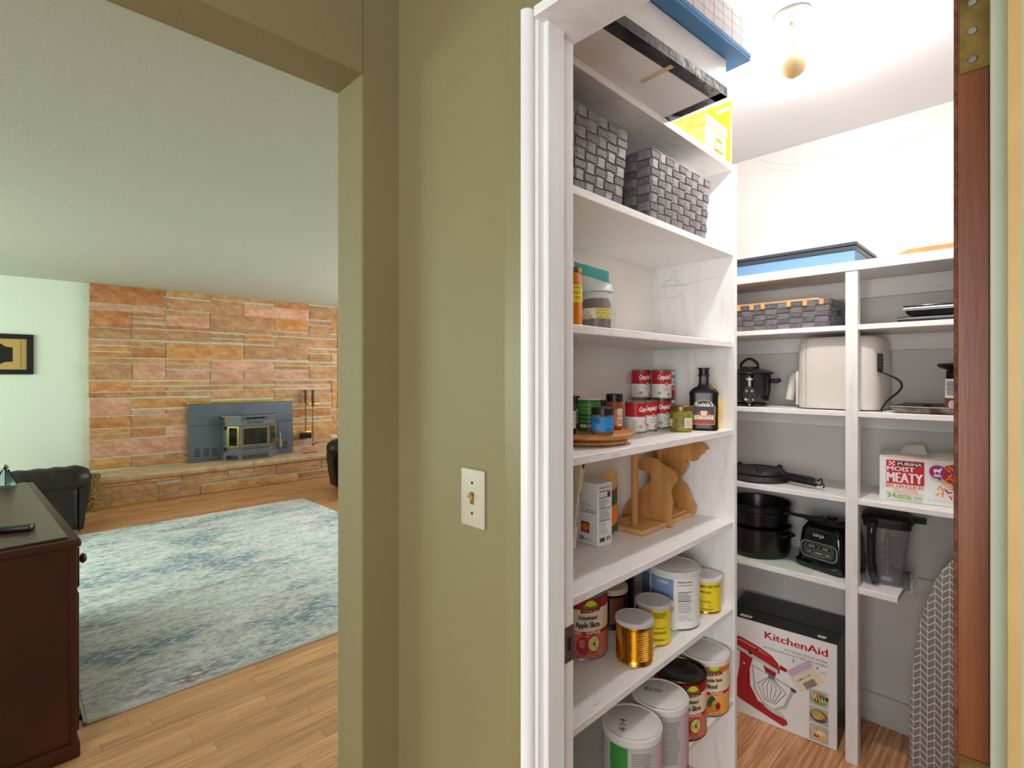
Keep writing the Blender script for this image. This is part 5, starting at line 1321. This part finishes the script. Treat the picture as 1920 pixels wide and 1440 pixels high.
dc.rect(.020, .062, .128, .146, 'p_red'); dc.rect(.050, .127, .124, .142, 'p_black'); dc.text('PURINA', .088, .1295, .0105, 'p_white', width=.068, bold=.005)
for i in range(3):
    for j in range(3):
        if (i + j) % 2 == 0: dc.rect(.027 + i * .0058, .127 + j * .0049, .0328 + i * .0058, .1319 + j * .0049, 'p_white'); dc.off -= .00006
dc.off += .0001
dc.text('MOIST', .062, .108, .0165, 'p_white', width=.078, bold=.006); dc.text('MEATY', .073, .068, .036, 'p_white', width=.100, bold=.006)
dc.text('BURGER', .074, .048, .0125, 'p_orange', width=.108, bold=.006); dc.text('WITH CHEDDAR', .076, .040, .0055, 'p_orange', width=.066); dc.text('CHEESE FLAVOR', .076, .0325, .0055, 'p_orange', width=.070)
dc.rect(.020, .0295, .130, .0305, 'p_orange'); dc.text('24', .035, .012, .017, 'p_lime', width=.026, bold=.006); dc.text('POUCHES', .072, .010, .009, 'p_lime', width=.042, bold=.005); dc.lines(.051, .092, .021, .026, 1, 'p_lime', .6, .05); dc.lines(.098, .128, .010, .026, 3, 'p_lime', .35); dc.lines(.020, .122, .004, .0065, 1, 'p_lime', .5, .05)
dc.text('EASY TO USE POUCHES', .074, .149, .004, 'p_ltorange', width=.10)
rr3 = random.Random(3)
dc.disc(.222, .108, .062, .040, 'p_ltgrey', 30); dc.disc(.226, .112, .056, .036, 'p_applered', 30)
for k in range(70):
    a_ = rr3.uniform(0, math.pi); x = .226 + rr3.gauss(0, .026); y = .112 + rr3.gauss(0, .014); l = rr3.uniform(.007, .013)
    dc.line([(x - l * math.cos(a_), y - l * math.sin(a_) * .8), (x + l * math.cos(a_), y + l * math.sin(a_) * .8)], .0048, rr3.choice(['p_orange', 'p_red', 'p_magenta', 'p_orange', 'p_ltorange']))
for k in range(26):
    a_ = rr3.uniform(0, math.pi); x = .160 + rr3.random() * .075; y = .030 + rr3.random() * .052; l = rr3.uniform(.006, .010)
    dc.line([(x - l * math.cos(a_), y - l * math.sin(a_)), (x + l * math.cos(a_), y + l * math.sin(a_))], .0038, rr3.choice(['p_orange', 'p_applered', 'p_deepred', 'p_ltorange']))
dc.disc(.163, .118, .0225, .0225, 'p_magenta', 26); dc.rect(.153, .118, .172, .126, 'p_white'); dc.rect(.169, .124, .175, .130, 'p_white'); dc.rect(.155, .112, .158, .118, 'p_white'); dc.rect(.167, .112, .170, .118, 'p_white'); dc.lines(.153, .173, .101, .110, 2, 'p_white', .6, .05)
dc.disc(.262, .052, .030, .050, 'p_lilac', 22); dc.disc(.262, .052, .024, .044, 'p_cream', 22)
dc.text('NET WT 144 OZ (9 LB) 4.08kg', .178, .014, .0065, 'p_ltgrey', width=.082)
dc.build('front_print', pu)

# --- fourth shelf down: pots, blender base and pitcher
pp_ = (Q + .155, yq(1420, Q + .155), BS[4] + .0012)
b = B(); box(b, Q + .002, Q + .20, .62, 1.0, BS[4] + .0002, BS[4] + .0009); o = obj('paper_liner', b, 'paper_green', None, smooth=False); tag(o, 'pale green paper liner under the black pots', 'paper')
po = thing('stock_pot', 'deep black enamel pot with side handle under a second pot', 'pot', pp_); a = to_cam(pp_)
RP = .132
b = B(); lathe(b, [(0, .002), (RP * .86, 0), (RP * .95, .006), (RP, .03), (RP * 1.01, .118), (RP * 1.04, .122), (RP * 1.0, .124), (RP * .97, .12), (RP * .93, .012), (0, .008)], 48); obj('body', b, 'enamel_black', po)
for s in (52, 232):
    an = a + R(s); c0 = Vector((math.cos(an), math.sin(an), 0)); s0 = Vector((-c0.y, c0.x, 0))
    b = B(); tube(b, smoothpath([c0 * RP - s0 * .035, c0 * (RP + .022) - s0 * .030, c0 * (RP + .026), c0 * (RP + .022) + s0 * .030, c0 * RP + s0 * .035]), .005, 8); obj('side_handle', b, 'enamel_black', po, loc=(0, 0, .105))
p2 = (pp_[0], pp_[1], pp_[2] + .125)
pk = thing('skillet_pot', 'black deep skillet with long pierced handle stacked on the pot', 'pan', p2)
b = B(); lathe(b, [(0, 0), (RP * .80, 0), (RP * .92, .010), (RP * .96, .055), (RP * 1.06, .058), (RP * 1.06, .066), (RP * 1.0, .068), (RP * 1.0, .090), (RP * 1.05, .094), (RP * 1.02, .097), (RP * .98, .094), (RP * .93, .05), (RP * .86, .012), (0, .008)], 48); obj('body', b, 'enamel_black', pk)
b = B(); y0 = -RP * .98
ol = [(-.018, y0), (-.012, y0 - .03), (-.016, y0 - .09), (-.024, y0 - .125), (-.018, y0 - .155), (0, y0 - .165), (.018, y0 - .155), (.024, y0 - .125), (.016, y0 - .09), (.012, y0 - .03), (.018, y0)]
hl = [(.010 * math.cos(2 * math.pi * k / 12), y0 - .132 + .017 * math.sin(2 * math.pi * k / 12)) for k in range(12)]
prism(b, ol, lambda x, y, d: (x - .05 - (y0 - y) * .28, y, .070 + d + (y0 - y) * .06), .008); obj('long_handle', b, 'cast_iron', pk)
b = B(); prism(b, hl, lambda x, y, d: (x - .05 - (y0 - y) * .28, y, .0775 + d + (y0 - y) * .06), .001); obj('hang_hole', b, 'black_matte', pk)

q = onZ(1528, 1074, BS[4]); na = R(-16)
nb = thing('kitchen_blender', 'black blender motor base with grey button panel', 'blender', (q.x + .03, q.y, BS[4] + .0015), na)
b = B()
secs = [(.0, .100, .100), (.006, .104, .104), (.020, .104, .104), (.030, .094, .095), (.12, .088, .088), (.150, .084, .082), (.172, .070, .070), (.178, .060, .060)]
rsect(b, [(z, hx, hy) for z, hx, hy in secs], 40, 6.0)
for v in b.verts: v.co.x += .10
obj('housing', b, 'black_gloss', nb)
b = B(); lathe(b, [(0, .174), (.052, .174), (.056, .180), (.052, .190), (.02, .192), (.016, .200), (0, .200)], 30, (.10, 0, 0)); obj('drive_collar', b, 'black_plastic', nb)
b = B(); tube(b, smoothpath([(.10, -.082, .170), (.06, -.085, .182), (.03, -.05, .188), (.02, 0, .190), (.03, .05, .188), (.06, .085, .182), (.10, .082, .170)]), .008, 8); obj('top_ridge', b, 'black_plastic', nb)
def nin(x, y, o): return (.100 - .094 + (y - .03) * .068 - o - .0012, -x, y)
dc = Decal(nin)
def rr_poly(x0, y0, x1, y1, r):
    out = []
    for cx, cy, s in ((x1 - r, y1 - r, 0), (x0 + r, y1 - r, 90), (x0 + r, y0 + r, 180), (x1 - r, y0 + r, 270)):
        for k in range(6): out.append((cx + r * math.cos(R(s + k * 18)), cy + r * math.sin(R(s + k * 18))))
    return out
dc.poly(rr_poly(-.074, .042, .074, .108, .024), 'p_grey'); dc.poly(rr_poly(-.068, .047, .068, .103, .020), 'p_black'); dc.poly(rr_poly(-.060, .052, .060, .100, .016), 'p_dkgrey')
for (x0, x1, y) in ((-.050, -.004, .082), (.004, .050, .082), (-.050, -.022, .060), (-.016, .018, .060), (.024, .050, .060)):
    dc.poly(rr_poly(x0, y, x1, y + .014, .003), 'p_grey'); dc.poly(rr_poly(x0 + .001, y + .001, x1 - .001, y + .013, .003), 'p_black')
for s_, x, y in (('POWER', -.027, .086), ('PULSE', .027, .086), ('LOW', -.036, .064), ('MEDIUM', .001, .064), ('HIGH', .037, .064)): dc.text(s_, x, y, .005, 'p_white', bold=.005)
dc.text('PROFESSIONAL 1000', 0, .053, .0032, 'p_ltgrey', width=.05)
dc.text('NINJA', 0, .128, .013, 'p_ltgrey', width=.044, bold=.006); dc.build('control_print', nb)

q = onZ(1662, 1096, BS[4])
jt = thing('blender_pitcher', 'clear blender pitcher with black lid and handle at the short shelf end', 'pitcher', (Q + .15, .400, BS[4] + EB), R(8))
b = B(); rsect(b, [(0.004, .052, .052), (.03, .052, .052), (.05, .054, .054), (.225, .074, .072)], 32, 5.0); 
rsect(b, [(.050, .050, .050), (.2249, .071, .069)], 32, 5.0); obj('jug', b, 'smoke_plastic', jt)
b = B(); rsect(b, [(0, .056, .056), (.012, .057, .057), (.03, .052, .052), (.036, .050, .050)], 32, 5.0); obj('base_collar', b, 'smoke_plastic', jt)
for y, s in ((.054, 1), (-.058, -1)):
    b = B(); prism(b, [(-.02, 0), (.02, 0), (.010, .05), (.0, .065), (-.008, .05)], lambda a_, c, d: (-.052 + a_, y - .010 + d, c), .02); obj('base_foot', b, 'black_plastic', jt)
b = B(); rsect(b, [(.212, .0755, .0735), (.232, .0765, .0745), (.234, .060, .060)], 32, 5.0); obj('lid_skirt', b, 'black_plastic', jt)
b = B(); rsect(b, [(.232, .078, .080), (.246, .078, .078), (.256, .066, .064), (.258, .05, .05)], 32, 5.0); prism(b, [(-.022, -.07), (.022, -.07), (.014, -.115), (-.014, -.115)], lambda a_, c, d: (a_, c, .233 + d), .018); obj('lid', b, 'black_plastic', jt)
b = B(); tube(b, smoothpath([(-.05, .030, .235), (-.078, .038, .236), (-.098, .044, .205), (-.098, .044, .10), (-.088, .040, .05), (-.066, .034, .014)]), [.013] * 6 + [.0135] * 10 + [.013] * 15, 12); obj('handle', b, 'black_gloss', jt)
dc = Decal(lambda x, y, o: (-.0545 - (y - .05) * .114 - o, -x, y))
for k in range(14): dc.rect(.0 if k % 3 else -.006, .058 + k * .0105, .020 if k % 3 else .024, .0595 + k * .0105, 'p_dkgrey'); dc.off -= .00006
for k in range(4): dc.text(str(8 + k * 16), .030, .062 + k * .0315, .005, 'p_dkgrey')
dc.build('measure_marks', jt)
b = B(); tube(b, [(0, 0, .03), (0, 0, .215)], .007, 10)
for k, z in enumerate((.06, .10, .14)):
    an = k * 1.3
    prism(b, [(0, -.008), (.04, -.003), (.042, .003), (0, .008)], lambda a_, c, d: (a_ * math.cos(an) - c * math.sin(an), a_ * math.sin(an) + c * math.cos(an), z + d), .0015); prism(b, [(0, -.008), (-.04, -.003), (-.042, .003), (0, .008)], lambda a_, c, d: (a_ * math.cos(an) - c * math.sin(an), a_ * math.sin(an) + c * math.cos(an), z + d), .0015)
obj('blade_stack', b, 'steel', jt)

# --- on the floor: mixer carton, ironing board
f0 = onZ(1384, 1334.4, 0); 
kr = Vector((2.252, .536, 0)); kl = Vector((2.222, .893, 0)); kd = (kr - kl); ka = math.atan2(kd.y, kd.x) + R(90)
kh = .402; kw = .41
kb = thing('mixer_carton', 'tall carton with red stand mixer picture and black top', 'box', (kr.x, kr.y, .0006), ka)
b = B(); box(b, 0, .285, 0, kw, 0, kh, .002, 1); obj('carton', b, 'white_card', kb)
b = B(); box(b, -.0006, .2856, -.0006, kw + .0006, kh - .0005, kh + .0016); obj('black_top', b, 'black_plastic', kb, smooth=False)
b = B(); box(b, .10, .11, 0, kw, kh + .0015, kh + .003); box(b, .003, .284, -.0008, -.0002, 0, kh); obj('black_side', b, 'black_plastic', kb, smooth=False)
ktop = lambda a_, c, o: (c, kw - a_, kh + .0016 + o)
dc = Decal(ktop); dc.rect(.055, .012, .10, .034, 'p_white'); [dc.rect(.060 + i * .003, .016, .0615 + i * .003, .030, 'p_black') for i in range(12)]; dc.build('barcode_label', kb)
dc = Decal(ktop); dc.disc(.355, .028, .016, .012, 'p_white', 18); dc.disc(.355, .030, .005, .004, 'p_red', 10); dc.build('round_emblem', kb)
dc = Decal(ktop); dc.text('KitchenAid', .26, .19, .012, 'p_deepred', width=.12); dc.build('top_lettering', kb)
dc = Decal(lambda a_, c, o: (-o, kw - a_, c))     # a runs 0 .. kw in reading direction
dc.text('KitchenAid', .268, .345, .030, 'p_red', width=.222, bold=.016)
dc.text('TILT HEAD STAND MIXER', .303, .319, .008, 'p_dkgrey', width=.150); dc.text('BATTEUR SUR SOCLE A TETE INCLINABLE', .265, .304, .008, 'p_dkgrey', width=.225)
dc.text('5', .262, .284, .012, 'p_black', bold=.006); dc.text('7', .345, .284, .012, 'p_black', bold=.006); dc.text('LITRES', .364, .276, .006, 'p_grey')
# stand mixer picture
def rp(pts): return [(x, y) for x, y in pts]
dc.poly(rp([(.018, .300), (.030, .317), (.060, .322), (.140, .300), (.185, .280), (.206, .258), (.212, .240), (.212, .218), (.120, .245), (.060, .262), (.022, .262)]), 'p_applered')
dc.poly(rp([(.028, .303), (.060, .313), (.140, .292), (.180, .274), (.160, .278), (.060, .304)]), 'p_rose')
dc.poly(rp([(.048, .282), (.206, .232), (.206, .218), (.048, .268)]), 'p_steelprint')
dc.poly(rp([(.212, .256), (.238, .248), (.238, .234), (.212, .238)]), 'p_deepred')
dc.disc(.126, .288, .005, .005, 'p_black', 10); dc.disc(.10, .265, .006, .006, 'p_black', 10)
dc.poly(rp([(.060, .262), (.110, .246), (.098, .20), (.100, .130), (.130, .080), (.205, .052), (.236, .044), (.242, .028), (.225, .014), (.06, .060), (.022, .080), (.018, .100), (.046, .130), (.058, .200)]), 'p_applered')
dc.poly(rp([(.098, .20), (.100, .130), (.130, .080), (.118, .085), (.090, .130), (.088, .20)]), 'p_deepred')
dc.disc(.076, .215, .004, .004, 'p_white', 10)
dc.poly(rp([(.150, .232), (.200, .218), (.196, .200), (.160, .208)]), 'p_deepred')
dc.poly(rp([(.105, .222), (.272, .178), (.258, .150), (.236, .090), (.190, .062), (.150, .074), (.116, .120)]), 'p_ltgrey')
dc.poly(rp([(.112, .214), (.255, .176), (.246, .150), (.226, .098), (.190, .072), (.152, .082), (.122, .124)]), 'p_white')
for k in range(7):
    x = .128 + k * .018; dc.line([(.180, .200), (x, .150), (.176 + (k - 3) * .006, .088)], .0022, 'p_dkgrey')
dc.rect(.170, .188, .194, .204, 'p_grey'); dc.disc(.262, .172, .012, .006, 'p_dkgrey', 12, rot=R(-20)); dc.disc(.192, .062, .040, .010, 'p_steelprint', 18, rot=R(-14))
dc.text('CA', .020, .048, .012, 'p_black', bold=.006); dc.line([(.02, .04), (.05, .032)], .0015, 'p_grey')
# price stickers
def rrot(x, y, w, h, an): 
    c, s = math.cos(an), math.sin(an); return [(x + a_ * c - b_ * s, y + a_ * s + b_ * c) for a_, b_ in ((-w, -h), (w, -h), (w, h), (-w, h))]
dc.poly(rrot(.285, .268, .052, .012, R(42)), 'p_lilac'); dc.poly(rrot(.312, .232, .052, .026, R(42)), 'p_cream')
for k in range(14):
    o_ = (-.026 + k * .0036); x = .322 + o_ * math.cos(R(42)); y = .222 + o_ * math.sin(R(42)); dc.poly(rrot(x, y, .0012 if k % 3 else .0006, .012, R(42)), 'p_black')
dc.text('BC 14-120M', .306, .240, .006, 'p_dkgrey', width=.05, rot=R(42)); dc.text('MAKE', .288, .222, .006, 'p_applered', width=.024, rot=R(42))
for k, (z0, z1, cs) in enumerate(((.148, .205, ('p_lime', 'p_tan', 'p_brown', 'p_deepred')), (.080, .138, ('p_brown', 'p_tan', 'p_gold', 'p_ltgrey')), (.012, .070, ('p_ltorange', 'p_gold', 'p_cream', 'p_brown')))):
    dc.rect(.318, z0, .382, z1, 'p_ltgrey'); zm = (z0 + z1) / 2
    dc.disc(.350, zm, .030, .024, cs[0], 20); dc.disc(.346, zm + .004, .022, .017, cs[1], 18); dc.disc(.356, zm + .006, .014, .009, cs[2], 16); dc.disc(.342, zm - .008, .012, .006, cs[3], 14)
    for j in range(5): dc.line([(.326 + j * .011, zm + .018 - j * .003), (.334 + j * .010, zm - .010)], .003, ('p_white', 'p_gold', 'p_white')[k])
dc.rect(.372, .178, .382, .190, 'p_black')
dc.build('front_print', kb)

def chevron_mat():
    m = bpy.data.materials.new('chevron_cloth'); MATS['chevron_cloth'] = m; m.use_nodes = True; nt = m.node_tree; N = nt.nodes; L = nt.links; bs = N['Principled BSDF']; bs.inputs['Roughness'].default_value = .8
    tc = N.new('ShaderNodeTexCoord'); sp = N.new('ShaderNodeSeparateXYZ'); L.new(tc.outputs['Object'], sp.inputs[0])
    def mth(op, a_, b_=None, c_=None):
        n = N.new('ShaderNodeMath'); n.operation = op
        for i, v in enumerate((a_, b_, c_)):
            if v is None: continue
            if isinstance(v, (int, float)): n.inputs[i].default_value = v
            else: L.new(v, n.inputs[i])
        return n.outputs[0]
    cw = .0185
    u = mth('DIVIDE', sp.outputs['Y'], cw); fu = mth('FRACT', u); half = mth('MODULO', mth('FLOOR', mth('ADD', u, 100)), 2)
    tri = mth('ABSOLUTE', mth('SUBTRACT', mth('FRACT', mth('MULTIPLY', u, .5)), .5))     # 0.5 .. 0 .. 0.5 over two columns
    v = mth('ADD', mth('DIVIDE', sp.outputs['Z'], .024), mth('MULTIPLY', tri, 1.45))
    fv = mth('FRACT', mth('ADD', v, mth('MULTIPLY', half, .0)))
    l1 = mth('LESS_THAN', fv, .17); l2 = mth('LESS_THAN', fu, .10); line = mth('MAXIMUM', l1, l2)
    mx = N.new('ShaderNodeMix'); mx.data_type = 'RGBA'; L.new(line, mx.inputs['Factor']); mx.inputs['A'].default_value = lin((134, 130, 126)); mx.inputs['B'].default_value = lin((226, 222, 214))
    L.new(mx.outputs['Result'], bs.inputs['Base Color'])
chevron_mat()
ix = 2.19
cont = [(1787, 1054), (1766, 1072), (1750, 1097), (1737, 1130), (1724, 1170), (1716, 1210), (1711, 1250), (1707, 1300), (1704, 1360)]
pl = [(onX(u, v, ix).y, onX(u, v, ix).z) for u, v in cont]
ib = thing('ironing_board', 'ironing board in grey chevron cover standing upright near the door', 'ironing board', (ix, .15, .0), 0, None, (0, R(2.0), 0))
yc = .15
hw = [(y - yc, z) for y, z in pl] 
half_ = [(0, hw[0][1] + .050), (.022, hw[0][1] + .040)] + hw + [(hw[-1][0], .12), (hw[-1][0] - .02, .03), (hw[-1][0] - .06, .0)]
half_ = [(max(0, y), z) for y, z in half_]
outl = half_ + [(-y, z) for y, z in reversed(half_[1:])]
b = B(); prism(b, outl, lambda a_, c, d: (d, a_, c + .002), .022); bmesh.ops.bevel(b, geom=[e for e in b.edges if abs(e.verts[0].co.x - e.verts[1].co.x) < 1e-6], offset=.006, segments=3, affect='EDGES'); obj('padded_cover', b, 'chevron_cloth', ib, ang=60)
b = B(); prism(b, [(y * .94, z * .96 + .02) for y, z in outl], lambda a_, c, d: (.021 + d, a_, c), .006); obj('board_frame', b, 'steel', ib, smooth=False)
for s in (-1, 1):
    b = B(); tube(b, [(.036, s * .10, .10), (.036, -s * .05, .70)], .009, 8); obj('folded_leg', b, 'steel', ib)
    b = B(); tube(b, [(.028, s * .10, .10), (.046, s * .10, .10)], .012, 8); obj('leg_foot', b, 'black_plastic', ib)

# --- bare bulb on the pantry ceiling
lb = thing('ceiling_lamp', 'bare glowing bulb in a beige socket on the pantry ceiling', 'lamp', (1.625, .498, CEIL))
b = B(); lathe(b, [(0, 0), (.050, 0), (.050, -.010), (.040, -.020), (.014, -.026), (.009, -.030), (.009, -.128), (0, -.128)], 32); obj('ceiling_plate', b, 'porcelain', lb)
ax_ = Vector((.90, .05, .43)).normalized(); q_ = ax_.to_track_quat('Z', 'Y').to_euler()
b = B(); lathe(b, [(0, 0), (.012, .002), (.022, .010), (.028, .024), (.030, .042), (.029, .062), (.024, .066), (0, .066)], 28)
so = obj('socket', b, 'socket_beige', lb, loc=(-.045, -.007, -.171), rot=tuple(q_))
b = B(); lathe(b, [(0, .064), (.014, .064), (.016, .076), (.028, .096), (.032, .114), (.027, .132), (.014, .143), (0, .146)], 28); obj('bulb', b, 'bulb_glass', lb, loc=(-.045, -.007, -.171), rot=tuple(q_))
